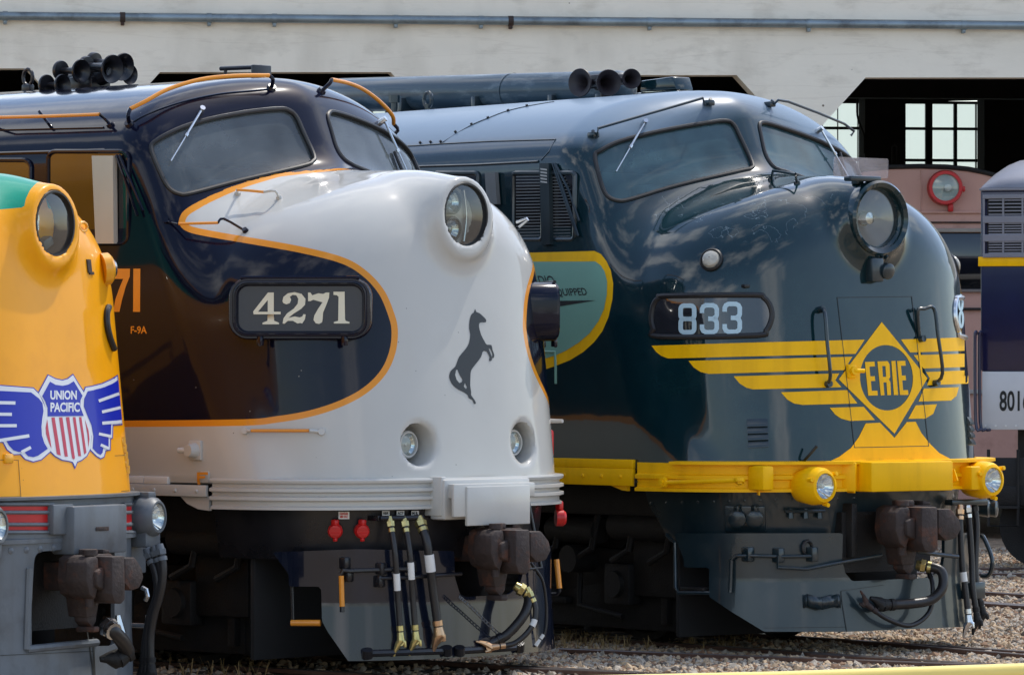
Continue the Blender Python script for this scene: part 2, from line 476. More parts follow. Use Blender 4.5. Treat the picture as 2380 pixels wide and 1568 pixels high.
# ---------------------------------------------------------------- materials
def Z(ox, oy, sx, sy, pts): return [(ox+a*sx, oy+b*sy) for a, b in pts]
white = lin(190, 189, 184); orange = lin(226, 146, 42); navy = lin(11, 14, 33)
M_white = mat('white_paint', white, .34, coat=.35, var=.03, vscale=2, dirt=lin(178, 172, 160), dscale=1.6, dlo=.52, dhi=.95)
M_orange = mat('orange_paint', orange, .35, coat=.3, var=.05)
M_navy = mat('navy_paint', navy, .15, coat=.7, spec=.1, var=.1)
M_black = mat('black_paint', (.012, .012, .015), .32, var=.25, rvar=.1)
M_soot = mat('sooty_iron', (.007, .0065, .0065), .65, var=.4, vscale=9, bump=.3, dirt=(.016, .013, .011))
M_rubber = mat('rubber', (.012, .012, .013), .45, var=.2)
M_hose = mat('hose_rubber', (.017, .016, .017), .38, var=.2, bump=.1)
M_brass = mat('brass_fitting', (.55, .47, .20), .32, metal=.85, var=.3, vscale=30)
M_bronze = mat('bronze_fitting', (.62, .40, .24), .32, metal=.9, var=.2)
M_steel = mat('bright_steel', (.62, .63, .64), .25, metal=1, var=.1)
M_chrome = mat('reflector_chrome', (.86, .87, .88), .06, metal=1, var=.02)
M_red = mat('red_plastic', (.55, .012, .012), .35, var=.1)
M_redpaint = mat('red_paint', lin(190, 28, 30), .4, var=.12)
M_tag = mat('white_tag', (.72, .72, .7), .5, var=.05)
M_cream = mat('cream_numeral', lin(225, 222, 200), .4, var=.02)
M_rust = mat('rusty_casting', (.034, .022, .019), .7, var=.35, vscale=10, bump=.35, bscale=30, dirt=(.12, .04, .018), dscale=6, dlo=.52, dhi=.72)
M_pilot = mat('pilot_paint', (.006, .009, .020), .18, coat=.8, spec=.15, var=.3, vscale=3, rvar=.1)
M_erie = mat('dark_green_paint', lin(8, 38, 44), .16, coat=1, spec=.15, var=.15, vscale=1.6, dirt=lin(24, 50, 54), dscale=2.2, dlo=.5, dhi=.8)
M_eriedull = mat('dull_green_paint', lin(18, 38, 46), .34, coat=.5, var=.2, vscale=3, dirt=lin(42, 52, 55), dscale=4, dlo=.5, dhi=.85, rvar=.1)
M_yellow = mat('yellow_paint', lin(252, 192, 4), .4, spec=.2, var=.06, vscale=3, dirt=lin(218, 158, 8), dscale=3, dlo=.55, dhi=.9)
M_mint = mat('mint_paint', lin(120, 168, 150), .4, var=.04)
M_ink = mat('black_lettering', (.008, .009, .01), .4)
M_emblem = mat('slate_emblem', lin(20, 23, 31), .35, var=.05)
M_upyellow = mat('armour_yellow', lin(238, 168, 22), .3, coat=.5, var=.04, vscale=2, dirt=lin(214, 140, 18), dscale=1.5, dlo=.5, dhi=.95)
M_upgray = mat('grey_paint', lin(98, 104, 110), .45, var=.12, vscale=5, dirt=lin(70, 72, 74), dscale=3, dlo=.52, dhi=.8, rvar=.1, bump=.05, bscale=20)
M_blue = mat('emblem_blue', lin(18, 38, 168), .35, coat=.15, spec=.3, var=.04)
M_embwhite = mat('emblem_white', lin(215, 218, 224), .35, coat=.3, var=.02)
M_embred = mat('emblem_red', lin(190, 50, 80), .35, var=.04)
M_numeral = mat('pale_blue_numeral', lin(178, 206, 218), .4)
M_boardglass = mat('board_glass', (.02, .022, .026), .06, coat=1, var=.3)
M_plate = mat('number_plate', lin(34, 40, 52), .35, coat=.2)
M_bowl = mat('lamp_bowl', lin(70, 78, 76), .4, var=.1)
M_seat = mat('cab_interior', lin(120, 134, 134), .6, var=.2)
M_dark = mat('near_black', (.01, .011, .013), .7)
def glass(name, tint, refl=.05, haze=.12, dcol=(.45, .47, .48)):
    m = bpy.data.materials.new(name); m.use_nodes = True; n, l = m.node_tree.nodes, m.node_tree.links
    n.remove(n['Principled BSDF']); out = n['Material Output']
    t = n.new('ShaderNodeBsdfTransparent'); t.inputs[0].default_value = (*tint, 1)
    g = n.new('ShaderNodeBsdfGlossy'); g.inputs['Roughness'].default_value = .015
    d = n.new('ShaderNodeBsdfDiffuse'); d.inputs[0].default_value = (*dcol, 1)
    no = n.new('ShaderNodeTexNoise'); no.inputs['Scale'].default_value = 3; no.inputs['Detail'].default_value = 8
    tco = n.new('ShaderNodeTexCoord'); l.new(tco.outputs['Object'], no.inputs['Vector'])
    mr = n.new('ShaderNodeMapRange'); mr.inputs[1].default_value = .3; mr.inputs[2].default_value = .7
    mr.inputs[3].default_value = haze*.6; mr.inputs[4].default_value = haze*1.4
    l.new(no.outputs['Fac'], mr.inputs[0])
    a = n.new('ShaderNodeMixShader'); l.new(mr.outputs[0], a.inputs[0]); l.new(t.outputs[0], a.inputs[1]); l.new(d.outputs[0], a.inputs[2])
    ge = n.new('ShaderNodeNewGeometry'); dt = n.new('ShaderNodeVectorMath'); dt.operation = 'DOT_PRODUCT'; l.new(ge.outputs['Normal'], dt.inputs[0]); l.new(ge.outputs['Incoming'], dt.inputs[1])
    ab = n.new('ShaderNodeMath'); ab.operation = 'ABSOLUTE'; l.new(dt.outputs['Value'], ab.inputs[0])
    om = n.new('ShaderNodeMath'); om.operation = 'SUBTRACT'; om.inputs[0].default_value = 1; l.new(ab.outputs[0], om.inputs[1])
    pw = n.new('ShaderNodeMath'); pw.operation = 'POWER'; pw.inputs[1].default_value = 5; l.new(om.outputs[0], pw.inputs[0])
    ad = n.new('ShaderNodeMath'); ad.operation = 'MULTIPLY_ADD'; ad.inputs[1].default_value = .9; ad.inputs[2].default_value = .045+refl; l.new(pw.outputs[0], ad.inputs[0])
    b = n.new('ShaderNodeMixShader'); l.new(ad.outputs[0], b.inputs[0]); l.new(a.outputs[0], b.inputs[1]); l.new(g.outputs[0], b.inputs[2])
    l.new(b.outputs[0], out.inputs[0]); return m
G_shield = glass('windscreen_glass', (.36, .42, .44), .012, .30, (.24, .28, .30))  # grey-blue diffuse share paints sky haze over the panes
G_shield_e = glass('windscreen_glass_green', (.30, .42, .46), .02, .33, (.13, .25, .29))
G_lens = glass('lamp_glass', (.85, .9, .88), .06, .05)
def wavy(m, amt=.12, sc=1.6):
    """slow ripple of hammered sheet metal in the clear coat and the paint"""
    n, l = m.node_tree.nodes, m.node_tree.links; b = n['Principled BSDF']
    t = n.new('ShaderNodeTexCoord'); no = n.new('ShaderNodeTexNoise'); no.inputs['Scale'].default_value = sc; no.inputs['Detail'].default_value = 3
    l.new(t.outputs['Object'], no.inputs['Vector']); bp = n.new('ShaderNodeBump'); bp.inputs['Strength'].default_value = amt; bp.inputs['Distance'].default_value = .06
    l.new(no.outputs['Fac'], bp.inputs['Height']); l.new(bp.outputs[0], b.inputs['Normal']); l.new(bp.outputs[0], b.inputs['Coat Normal'])
def banded(m, attr, stops):
    """paint scheme: colours by signed distance to the painted line; stops = [(limit, colour), ...]"""
    n, l = m.node_tree.nodes, m.node_tree.links; b = n['Principled BSDF']
    src = b.inputs['Base Color'].links[0].from_socket if b.inputs['Base Color'].links else None
    at = n.new('ShaderNodeAttribute'); at.attribute_name = attr
    cur = src
    for lim, col in stops:
        c = n.new('ShaderNodeMath'); c.operation = 'GREATER_THAN'; c.inputs[1].default_value = lim; l.new(at.outputs['Fac'], c.inputs[0])
        x = n.new('ShaderNodeMix'); x.data_type = 'RGBA'; l.new(c.outputs[0], x.inputs['Factor']); l.new(cur, x.inputs['A']); x.inputs['B'].default_value = col
        cur = x.outputs['Result']
    l.new(cur, b.inputs['Base Color'])
M_scheme = mat('white_orange_navy_scheme', white, .14, coat=.65, spec=.1, var=.03, vscale=2, dirt=lin(184, 181, 174), dscale=1.4, dlo=.52, dhi=1.0)
banded(M_scheme, 'line', [(-15, orange), (0, navy)]); wavy(M_scheme, .06)
M_upscheme = mat('yellow_green_scheme', lin(246, 166, 4), .35, coat=.4, spec=.15, var=.04, vscale=2, dirt=lin(224, 146, 10), dscale=1.5, dlo=.5, dhi=.95)
banded(M_upscheme, 'line', [(0, lin(32, 150, 122))]); wavy(M_upscheme, .10)
wavy(M_erie, .07, 1.8); wavy(M_navy, .06)

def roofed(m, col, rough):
    """flat weathered roof sheets, sky sheen put into their paler colour; sides polished"""
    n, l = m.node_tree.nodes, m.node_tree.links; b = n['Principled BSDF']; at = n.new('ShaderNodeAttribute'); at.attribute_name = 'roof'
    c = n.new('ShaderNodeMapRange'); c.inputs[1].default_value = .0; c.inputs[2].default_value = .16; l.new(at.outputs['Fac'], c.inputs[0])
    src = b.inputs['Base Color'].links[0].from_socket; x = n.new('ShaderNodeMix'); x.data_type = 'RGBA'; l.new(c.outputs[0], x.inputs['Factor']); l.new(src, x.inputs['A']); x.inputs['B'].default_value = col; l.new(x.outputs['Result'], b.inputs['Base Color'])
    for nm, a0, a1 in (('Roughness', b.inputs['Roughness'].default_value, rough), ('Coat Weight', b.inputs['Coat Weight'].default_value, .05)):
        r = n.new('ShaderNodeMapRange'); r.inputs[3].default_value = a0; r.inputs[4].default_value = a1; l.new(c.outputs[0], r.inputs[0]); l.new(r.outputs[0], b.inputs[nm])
roofed(M_erie, lin(118, 136, 154), .34)  # pale blue base colour holds the sunlit sky sheen of the roof
M_chain = mat('dull_steel', (.16, .16, .165), .4, metal=.8, var=.2)

def specks(m, col, size=.05, scale=9.):
    """bug marks and small chips"""
    n, l = m.node_tree.nodes, m.node_tree.links; b = n['Principled BSDF']; src = b.inputs['Base Color'].links[0].from_socket
    t = n.new('ShaderNodeTexCoord'); v = n.new('ShaderNodeTexVoronoi'); v.inputs['Scale'].default_value = scale; l.new(t.outputs['Object'], v.inputs['Vector'])
    c = n.new('ShaderNodeMath'); c.operation = 'LESS_THAN'; c.inputs[1].default_value = size; l.new(v.outputs['Distance'], c.inputs[0])
    no = n.new('ShaderNodeTexNoise'); no.inputs['Scale'].default_value = 2.3; l.new(t.outputs['Object'], no.inputs['Vector']); g = n.new('ShaderNodeMath'); g.operation = 'GREATER_THAN'; g.inputs[1].default_value = .5; l.new(no.outputs['Fac'], g.inputs[0])
    k = n.new('ShaderNodeMath'); k.operation = 'MULTIPLY'; l.new(c.outputs[0], k.inputs[0]); l.new(g.outputs[0], k.inputs[1])
    x = n.new('ShaderNodeMix'); x.data_type = 'RGBA'; l.new(k.outputs[0], x.inputs['Factor']); l.new(src, x.inputs['A']); x.inputs['B'].default_value = col; l.new(x.outputs['Result'], b.inputs['Base Color'])
def streaks(m, col, amount=.25, sx=7., lo=.5, hi=.8):
    """rain streaks running down the sheets"""
    n, l = m.node_tree.nodes, m.node_tree.links; b = n['Principled BSDF']; src = b.inputs['Base Color'].links[0].from_socket
    t = n.new('ShaderNodeTexCoord'); mp_ = n.new('ShaderNodeMapping'); mp_.inputs['Scale'].default_value = (sx, sx, .55); l.new(t.outputs['Object'], mp_.inputs[0])
    no = n.new('ShaderNodeTexNoise'); no.inputs['Scale'].default_value = 1; no.inputs['Detail'].default_value = 6; l.new(mp_.outputs[0], no.inputs['Vector'])
    r = n.new('ShaderNodeMapRange'); r.inputs[1].default_value = lo; r.inputs[2].default_value = hi; r.inputs[4].default_value = amount; l.new(no.outputs['Fac'], r.inputs[0])
    x = n.new('ShaderNodeMix'); x.data_type = 'RGBA'; l.new(r.outputs[0], x.inputs['Factor']); l.new(src, x.inputs['A']); x.inputs['B'].default_value = col; l.new(x.outputs['Result'], b.inputs['Base Color'])
specks(M_scheme, lin(120, 118, 112), .035, 7.); specks(M_upscheme, lin(150, 98, 20), .035, 8.)
streaks(M_upgray, lin(66, 60, 54), .35); streaks(M_eriedull, lin(52, 58, 58), .4); streaks(M_yellow, lin(196, 138, 10), .4); streaks(M_pilot, lin(40, 42, 48), .35)
def peel(m):
    """lifting clear coat: thin pale outlines on the hood in front of the windscreen"""
    n, l = m.node_tree.nodes, m.node_tree.links; b = n['Principled BSDF']; src = b.inputs['Base Color'].links[0].from_socket
    t = n.new('ShaderNodeTexCoord'); no = n.new('ShaderNodeTexNoise'); no.inputs['Scale'].default_value = 4.2; no.inputs['Detail'].default_value = 5; l.new(t.outputs['Object'], no.inputs['Vector'])
    s = n.new('ShaderNodeMath'); s.operation = 'SUBTRACT'; s.inputs[1].default_value = .56; l.new(no.outputs['Fac'], s.inputs[0])
    a = n.new('ShaderNodeMath'); a.operation = 'ABSOLUTE'; l.new(s.outputs[0], a.inputs[0]); c = n.new('ShaderNodeMath'); c.operation = 'LESS_THAN'; c.inputs[1].default_value = .0032; l.new(a.outputs[0], c.inputs[0])
    sp = n.new('ShaderNodeSeparateXYZ'); l.new(t.outputs['Object'], sp.inputs[0]); k = c.outputs[0]
    for ax, lo_, hi_ in (('Z', 3.38, 3.80), ('X', -1.5, -.15), ('Y', -1.3, -.2)):
        for op, v in (('GREATER_THAN', lo_), ('LESS_THAN', hi_)):
            q = n.new('ShaderNodeMath'); q.operation = op; q.inputs[1].default_value = v; l.new(sp.outputs[ax], q.inputs[0]); w = n.new('ShaderNodeMath'); w.operation = 'MULTIPLY'; l.new(k, w.inputs[0]); l.new(q.outputs[0], w.inputs[1]); k = w.outputs[0]
    x = n.new('ShaderNodeMix'); x.data_type = 'RGBA'; l.new(k, x.inputs['Factor']); l.new(src, x.inputs['A']); x.inputs['B'].default_value = lin(92, 106, 112); l.new(x.outputs['Result'], b.inputs['Base Color'])
peel(M_erie)
for m_ in (M_scheme, M_navy): m_.node_tree.nodes['Principled BSDF'].inputs['Coat IOR'].default_value = 1.36
# ---------------------------------------------------------------- builders shared by the locomotives
XF = Vector((1, 0, 0)); UPV = Vector((0, 0, 1))
def bvh_of(o):
    me = o.data; return BVHTree.FromPolygons([v.co.copy() for v in me.vertices], [tuple(p.vertices) for p in me.polygons])
def hit_on(L, bvh, X, Y, off=0.):
    d = L.ray(X, Y).normalized(); p, n, i, t = bvh.ray_cast(L.cam+d*20, d)
    if p is None: return L.hit(X, Y, off)
    if n.dot(d) > 0: n = -n
    return p-d*(off/max(.35, abs(n.dot(d)))), n
def lamp(L, parent, c, ax, r, depth=.06, beams=1, rimmat=None, name='lamp', glassm=None, bowl=None, reflect=True):
    """round sealed beam lamp: rim ring (own mesh), reflector and lens as children"""
    c = Vector(c); ax = Vector(ax).normalized()
    rim = MB().lathe([(-.05, r*1.22), (.0, r*1.22), (.012, r*1.12), (.012, r), (-.03, r*.97)], c, ax, 36, True, False).build(name, rimmat or M_steel, parent)
    pr = [(-depth, r*.12), (-depth*.9, r*.35), (-depth*.6, r*.68), (-.012, r*.98)]
    MB().lathe(pr, c, ax, 32, True, False).build('reflector', bowl or M_chrome, rim)
    MB().lathe([(-.008, r*.99), (.004, r*.8), (.012, r*.4), (.014, .002)], c, ax, 32, False, False).build('lens', glassm or G_lens, rim)
    MB().lathe([(-depth*.8, r*.16), (-depth*.35, r*.14), (-depth*.3, .004)], c, ax, 16).build('bulb', M_tag, rim)
    return rim
def rail(L, name, pts, offs, r, m, bvh=None, smooth=0, foot=True, parent=None, footmat=None):
    P = []; mb = MB(); A = None
    hs = [(hit_on(L, bvh, X, Y, o) if bvh else L.float(X, Y, o)) for (X, Y), o in zip(pts, offs)]
    P = [p for p, n in hs]
    mb.tube(P, r, 10, smooth=smooth)
    o = mb.build(name, m, parent or L.root)
    if foot:
        for (p, n) in (hs[0], hs[-1]):
            fb = MB(); fb.cyl(p-n*.01, p+n*.02, r*2.6, r*2.2, 14); fb.cyl(p+n*.015, p+n*.035, r*1.3, r*1.2, 6)
            fb.build('foot', footmat or m, o)
    return o
def horn_shape(mb, bell, tail, rb, rt):
    bell, tail = Vector(bell), Vector(tail); d = tail-bell; Ln = d.length
    pr = [(.0, rb), (.012, rb*1.03), (.02, rb*.99), (Ln*.06, rb*.78), (Ln*.14, rb*.55), (Ln*.3, rb*.38), (Ln*.6, rb*.27), (Ln*.86, rb*.22), (Ln*.88, rt), (Ln*.93, rt*1.05), (Ln*1.0, rt), (Ln*1.02, rt*.6)]
    mb.lathe(pr, bell, d, 30, False, True)
    mb.lathe([(.0, rb), (Ln*.06, rb*.7), (Ln*.14, rb*.48), (Ln*.3, rb*.3), (Ln*.45, rb*.1)], bell, d, 30, False, True)
def coupler(L, x0, zc, k=1.0, name='coupler'):
    """knuckle coupler: shank, cast head, knuckle, guard arm, lock lifter"""
    def cast(poly, xa, xb, bev=.012): return ([(a*k, b*k) for a, b in poly], ((x0+xa*k, 0, zc), (0, 1, 0), (0, 0, 1)), (xb-xa)*k, bev)
    mb = MB(); mb.box((x0-.5*k, 0, zc), (1.0*k, .22*k, .26*k), bev=.02)
    mb.prism(*cast([(-.27, .17), (-.2, .2), (.26, .2), (.34, .15), (.40, .03), (.34, -.09), (.22, -.13), (.08, -.19), (.03, -.36), (-.12, -.36), (-.16, -.19), (-.25, -.15), (-.29, -.03)], -.05, .16))
    mb.prism(*cast([(-.35, .13), (-.28, .19), (-.17, .19), (-.15, .05), (-.17, -.1), (-.22, -.20), (-.30, -.15), (-.35, -.03)], .08, .32, .02))
    mb.prism(*cast([(-.10, -.2), (.06, -.2), (.04, -.40), (-.02, -.46), (-.10, -.40)], .0, .15))
    mb.prism(*cast([(-.13, .19), (.0, .19), (.0, .25), (-.13, .25)], .02, .2)); mb.prism(*cast([(.16, .2), (.26, .2), (.26, .23), (.16, .24)], .0, .14, .008))
    mb.box((x0+.1*k, -.02, zc-.47*k), (.2*k, .09*k, .05*k), bev=.01)
    o = mb.build(name, M_rust, L.root)
    MB().prism(*cast([(.10, .17), (.26, .17), (.37, .07), (.40, -.02), (.33, -.11), (.2, -.13), (.10, -.06)], .12, .42, .014)).build('guard_arm', M_rust, o)
    kn = MB(); kn.prism(*cast([(-.13, .19), (.07, .19), (.08, -.20), (.02, -.24), (-.09, -.22), (-.13, -.14)], .14, .44, .014))
    kn.prism(*cast([(-.25, .06), (-.13, .1), (-.13, -.12), (-.24, -.08)], .2, .36, .02)); kn.cyl((x0+.24*k, -.2*k, zc-.26*k), (x0+.24*k, -.2*k, zc+.245*k), .042*k, n=14); kn.cyl((x0+.24*k, -.2*k, zc+.2*k), (x0+.24*k, -.2*k, zc+.25*k), .065*k, n=14)
    kn.build('knuckle', M_rust, o); return o
def hose(L, pts, r, name='air_hose', end='glad', endmat=None, top=None, parent=None, tagat=None):
    """pts: local points from top to bottom; fittings at both ends"""
    P = catmull([Vector(p) for p in pts], 8)
    h = MB().tube(P, r, 12).build(name, M_hose, parent or L.root)
    f = MB(); d0 = (P[1]-P[0]).normalized()
    f.cyl(P[0]-d0*.04, P[0]+d0*.02, r*.9, r*1.15, 12); f.cyl(P[0]-d0*.0, P[0]+d0*.04, r*1.4, r*1.3, 6); f.cyl(P[0]+d0*.055, P[0]+d0*.085, r*1.2, n=12)
    f.build('hose_fitting', top or M_brass, h)
    d1 = (P[-1]-P[-2]).normalized(); g = MB()
    g.cyl(P[-1]-d1*.06, P[-1]-d1*.02, r*1.2, n=12); g.cyl(P[-1]-d1*.01, P[-1]+d1*.05, r*1.1, r*1.35, 12)
    if end == 'glad':
        side = d1.cross(Vector((.67, -.74, 0))).normalized()
        q = P[-1]+d1*.05
        g.tube([q-side*.005, q+side*.02+d1*.03, q+side*.045+d1*.075, q+side*.06+d1*.12], [r*1.35, r*1.2, r*.7, r*.4], 10)
        g.tube([q, q-side*.025+d1*.02, q-side*.03+d1*.055], [r*1.1, r*.85, r*.5], 10)
        g.lathe([(-.02, r*1.0), (.02, r*1.0)], q+d1*.02, Vector((.67, -.74, 0)), 14)
    g.build('coupling_head', endmat or M_brass, h)
    if tagat is not None:
        i = int(len(P)*tagat); w = 4
        MB().tube(P[i:i+w], r*1.12, 14).build('hose_tag', M_tag, h)
    return h
def bogie(L, xc, base=2.7, r=.5):
    """power truck: wheels on axles, side frames, boxes, springs"""
    o = MB()
    for sy in (-1, 1):
        y = sy*1.0
        o.prism([(-base*.62, .62), (-base*.58, .78), (-base*.3, .80), (-.35, .62), (.35, .62), (base*.3, .80), (base*.58, .78), (base*.62, .62), (base*.4, .52), (.5, .42), (-.5, .42), (-base*.4, .52)],
                ((xc, y, 0), (1, 0, 0), (0, 0, 1)), .12*-1, .01)
        for e in (-1, 1):
            xx = xc+e*base/2; o.box((xx, y+sy*.06, .5), (.34, .2, .36), bev=.03); o.cyl((xx, y+sy*.1, .5), (xx, y+sy*.2, .5), .13, .11, 18)
            o.cyl((xx-e*.55, y, .7), (xx-e*.55, y+sy*.25, .7), .12, n=16); o.box((xx+e*.52, y, .42), (.08, .12, .5), bev=.01)
        o.box((xc, sy*.97, .31), (base*1.45, .05, .40), bev=.01)  # low plank added to block sunlit ground seen through the truck
        for e in (-.28, .28): 
            for kz in range(5): o.lathe([(0, .09), (.03, .1), (.06, .09)], (xc+e, y, .36+kz*.055), UPV, 14)
        o.box((xc, y, .33), (1.1, .14, .06), bev=.01)
    o.box((xc, 0, .62), (.5, 2, .3), bev=.02)
    for e in (-1, 1):
        o.box((xc+e*base*.5-e*.25, 0, .58), (1.1, 1.2, .72), bev=.06); o.box((xc+e*(base*.5-.62), -.9, .42), (.10, .16, .7), bev=.02); o.box((xc+e*(base*.5+.60), -.9, .45), (.10, .16, .7), bev=.02)  # motor boxes and brake plates, added to close the bright gaps between wheels
        o.tube([(xc+e*base*.28, -1.05, .95), (xc+e*base*.28, -1.08, .3), (xc+e*base*.5, -1.08, .22)], .025, 8); o.cyl((xc+e*base*.18, -1.15, .95), (xc+e*base*.42, -1.15, .95), .11, n=14)
    tr = o.build('truck', M_soot, L.root)
    for e in (-1, 1):
        w = MB(); xx = xc+e*base/2
        w.cyl((xx, -.7, r), (xx, .7, r), .08)
        for sy in (-1, 1):
            w.lathe([(-.075, r+.028), (-.045, r+.028), (-.03, r), (.06, r-.005), (.062, r*.86), (.03, r*.8), (.03, r*.3), (.09, r*.26)], (xx, sy*.7675, r), (0, sy, 0), 40)
        w.build('wheelset', M_soot, tr)
    return tr
def underframe(L, zb=1.26, x1=-.5, trucks=(-3.35, -11.0)):
    mb = MB(); mb.box(((-14.6+x1)/2, 0, zb-.08), (14.6+x1, 2.5, .34), bev=.02)
    mb.box((-7.2, 0, .75), (3.2, 2.6, .7), bev=.08)
    for i in range(5): mb.cyl((-1.15-.14*i, -1.1-.03*i, .95), (-1.15-.14*i, -.3, .95), .06, n=10)
    mb.cyl((-1.2, -1.15, 1.0), (-2.0, -1.15, 1.0), .12); mb.box((-5.3, -1.15, .8), (.5, .5, .5), bev=.03)
    mb.box((-7, 0, .7), (13, .5, .7), bev=.02); mb.box((-1.55, 0, .75), (.6, 2.2, .7), bev=.03)
    for i in range(7): mb.tube([(-1.2-.5*i, -1.18, 1.12), (-1.25-.5*i, -1.22, .8), (-1.5-.5*i, -1.2, .7)], .03, 8)
    mb.build('underframe', M_soot, L.root)
    MB().box((-.95, 0, .56), (.05, 2.7, .92), bev=.01).build('pilot_blocker', M_dark, L.root)  # near-black plate added to hide the sunlit ground behind the pilot
    for t in trucks: bogie(L, t)
def cab_inside(L, dz=0):
    """bulkhead, floor, desk and seats seen through the windscreen"""
    mb = MB(); z = 2.95+dz
    mb.box((-3.35, 0, z+.5), (.05, 2.8, 1.1)); mb.box((-2.5, 0, z-.05), (1.7, 2.9, .05))
    mb.box((-1.75, .0, z+.35), (.5, 2.4, .7), bev=.05); mb.box((-1.9, -.75, z+.75), (.25, .5, .25), bev=.04)
    for y in (-.85, .85): mb.box((-2.75, y, z+.4), (.45, .45, .12), bev=.05); mb.box((-2.98, y, z+.75), (.1, .45, .6), bev=.04)
    mb.box((-2.3, .2, z+.9), (.25, .3, .2), bev=.02)
    mb.build('cab_interior', M_seat, L.root)
def side_patch(L, poly, off=.004, yside=None):
    return None
def mirrored(o, parent, name=None):
    """the same part on the far side of the locomotive"""
    me = o.data.copy(); bm = bmesh.new(); bm.from_mesh(me)
    for v in bm.verts: v.co.y = -v.co.y
    bmesh.ops.reverse_faces(bm, faces=bm.faces[:]); bm.to_mesh(me); bm.free()
    c = bpy.data.objects.new(o.name.split('.')[0], me); COL.objects.link(c); c.parent = parent
    for ch in list(o.children): mirrored(ch, c)
    return c
def two_tone_rail(L, name, grip, ends, offs_g, r, m_grip, m_end, bvh=None, smooth=4, parent=None):
    """coloured grip (list of picture points) with end pieces [(points, offsets), ...] that reach the surface"""
    gp = []
    for (q, o) in zip(grip, offs_g):
        p, n = hit_on(L, bvh, *q, o) if bvh else L.float(*q, o); gp.append(p)
    g = MB().tube(gp, r, 10, smooth=smooth).build(name, m_grip, parent or L.root)
    for side, (pts, offs) in zip((0, -1), ends):
        P = [gp[side]]
        for (q, o) in zip(pts, offs):
            p, n = hit_on(L, bvh, *q, o) if bvh else L.float(*q, o); P.append(p)
        f = MB().tube(P, r*.95, 10, smooth=3); f.cyl(p-n*.01, p+n*.025, r*2.5, r*2.0, 12)
        f.build('end_piece', m_end, g)
    return g
def wiper(L, pivot, tip, parent, blade=None, m=None, mir=False, lift=.05):
    p, n = L.hit(*pivot); q, n2 = L.hit(*tip)
    a, b = p+n*lift, q+n2*.03
    if mir: a.y, b.y, p.y, n.y = -a.y, -b.y, -p.y, -n.y
    w = MB(); mid = a+(b-a)*.5
    w.tube([a, mid], .010, 8); w.tube([mid, b], .006, 8); w.cyl(p-n*.02, p+n*(lift+.02), .028, .022, 12); w.cyl(mid-(b-a)*.02, mid+(b-a)*.03, .017, n=8)
    o = w.build('wiper_arm', m or M_steel, parent)
    if blade:
        x, nx = L.hit(*blade[0]); y, ny = L.hit(*blade[1]); x = x+nx*.0; y = y+ny*.0
        if mir: x.y, y.y = -x.y, -y.y
        MB().tube([x, y], .014, 6).build('wiper_blade', M_rubber, o)
    return o
# ================================================================ the white, orange and navy locomotive
LW = Loco('locomotive', 1075, 36.7, 42, 0, 3.525, .297, .03, length=15.5, zbot=1.46, holes=[(-.17, .595, 1.755, .160)])
tag(LW.root, 'white and navy locomotive with orange stripe, rearing horse emblem and number 4271 on its nose', 'locomotive', 'locomotives lined up nose out')
C1 = lambda *p: Z(333.2, 380.8, .4554, .4554, p)
A1 = lambda *p: Z(0, 0, .34, .34, p)
B1 = lambda *p: Z(285.6, 142.8, .34, .34, p)
D1 = lambda *p: Z(333.2, 1047.2, .42, .42, p)
shield_w = grown(smooth2(B1((215,600),(250,545),(400,470),(600,410),(850,365),(1050,345),(1120,355),(1170,395),(1220,500),(1285,640),(1275,680),(1200,710),(800,800),(480,880),(400,885),(330,845),(270,740)), 5), 7)
line_w = [(740, 397), (650, 404), (560, 428), (480, 460), (432, 486), (417, 507), (418, 524), (440, 540), (500, 553), (600, 570), (700, 588), (790, 611), (840, 639), (880, 682), (903, 735), (910, 770), (905, 815), (885, 860), (845, 900), (790, 930), (720, 953), (640, 967), (560, 974), (285, 977), (-3000, 977), (-3000, 1400), (1700, 1400), (1700, 200), (1000, 386), (800, 391)]
line_s = [line_w[0]] + smooth2(line_w[1:24], 5, False) + line_w[24:]
def line_field(V, P):
    d = poly_sd(P, line_s); s = np.clip((P[:, 0]-440)/280, 0, 1)*(P[:, 1] < 480); return np.where(d < 0, d-11*s, d)          # negative inside the white, 0 at the outer edge of the orange
body = LW.shell('body', M_scheme, [shield_w], {'line': line_field})
for mir in (False, True): LW.window('windscreen', shield_w, G_shield, M_rubber, mir)
cab_inside(LW); underframe(LW)
# skirt with ribs, rivet strip, step box, drop plate
ribs = [(-.05, 1.505), (.045, 1.497), (.05, 1.485), (.045, 1.468), (.015, 1.455), (.015, 1.435), (.05, 1.424), (.05, 1.402), (.015, 1.39), (.015, 1.37), (.05, 1.36), (.05, 1.338), (.015, 1.325), (.015, 1.295), (.035, 1.282), (.035, 1.264), (-.08, 1.26)]
LW.sweep('skirt', ribs, M_white, -1.1, .155, 1.45, 1.662, 2.8)
mb = MB(); mb.box((-3.1, -1.688, 1.40), (4.0, .03, .088), bev=.006)
for i in range(14): mb.lathe([(0, .016), (.01, .012), (.014, .002)], (-1.2-.235*i, -1.703, 1.40), (0, -1, 0), 10)
st = mb.build('rivet_strip', M_white, LW.root)
mb = MB(); mb.box((-2.35, -1.680, 1.475), (1.1, .03, .055), bev=.004); mb.box((-1.66, -1.680, 1.475), (.26, .034, .057), bev=.004); mb.build('cover_plate', M_tag, LW.root)
mb = MB(); mb.prism([(-1.1, 1.36), (-1.1, 1.25), (-1.22, 1.26), (-1.34, 1.30), (-1.42, 1.36)], ((0, -1.64, 0), (1, 0, 0), (0, 0, 1)), .03); mb.build('skirt_corner', M_white, LW.root)
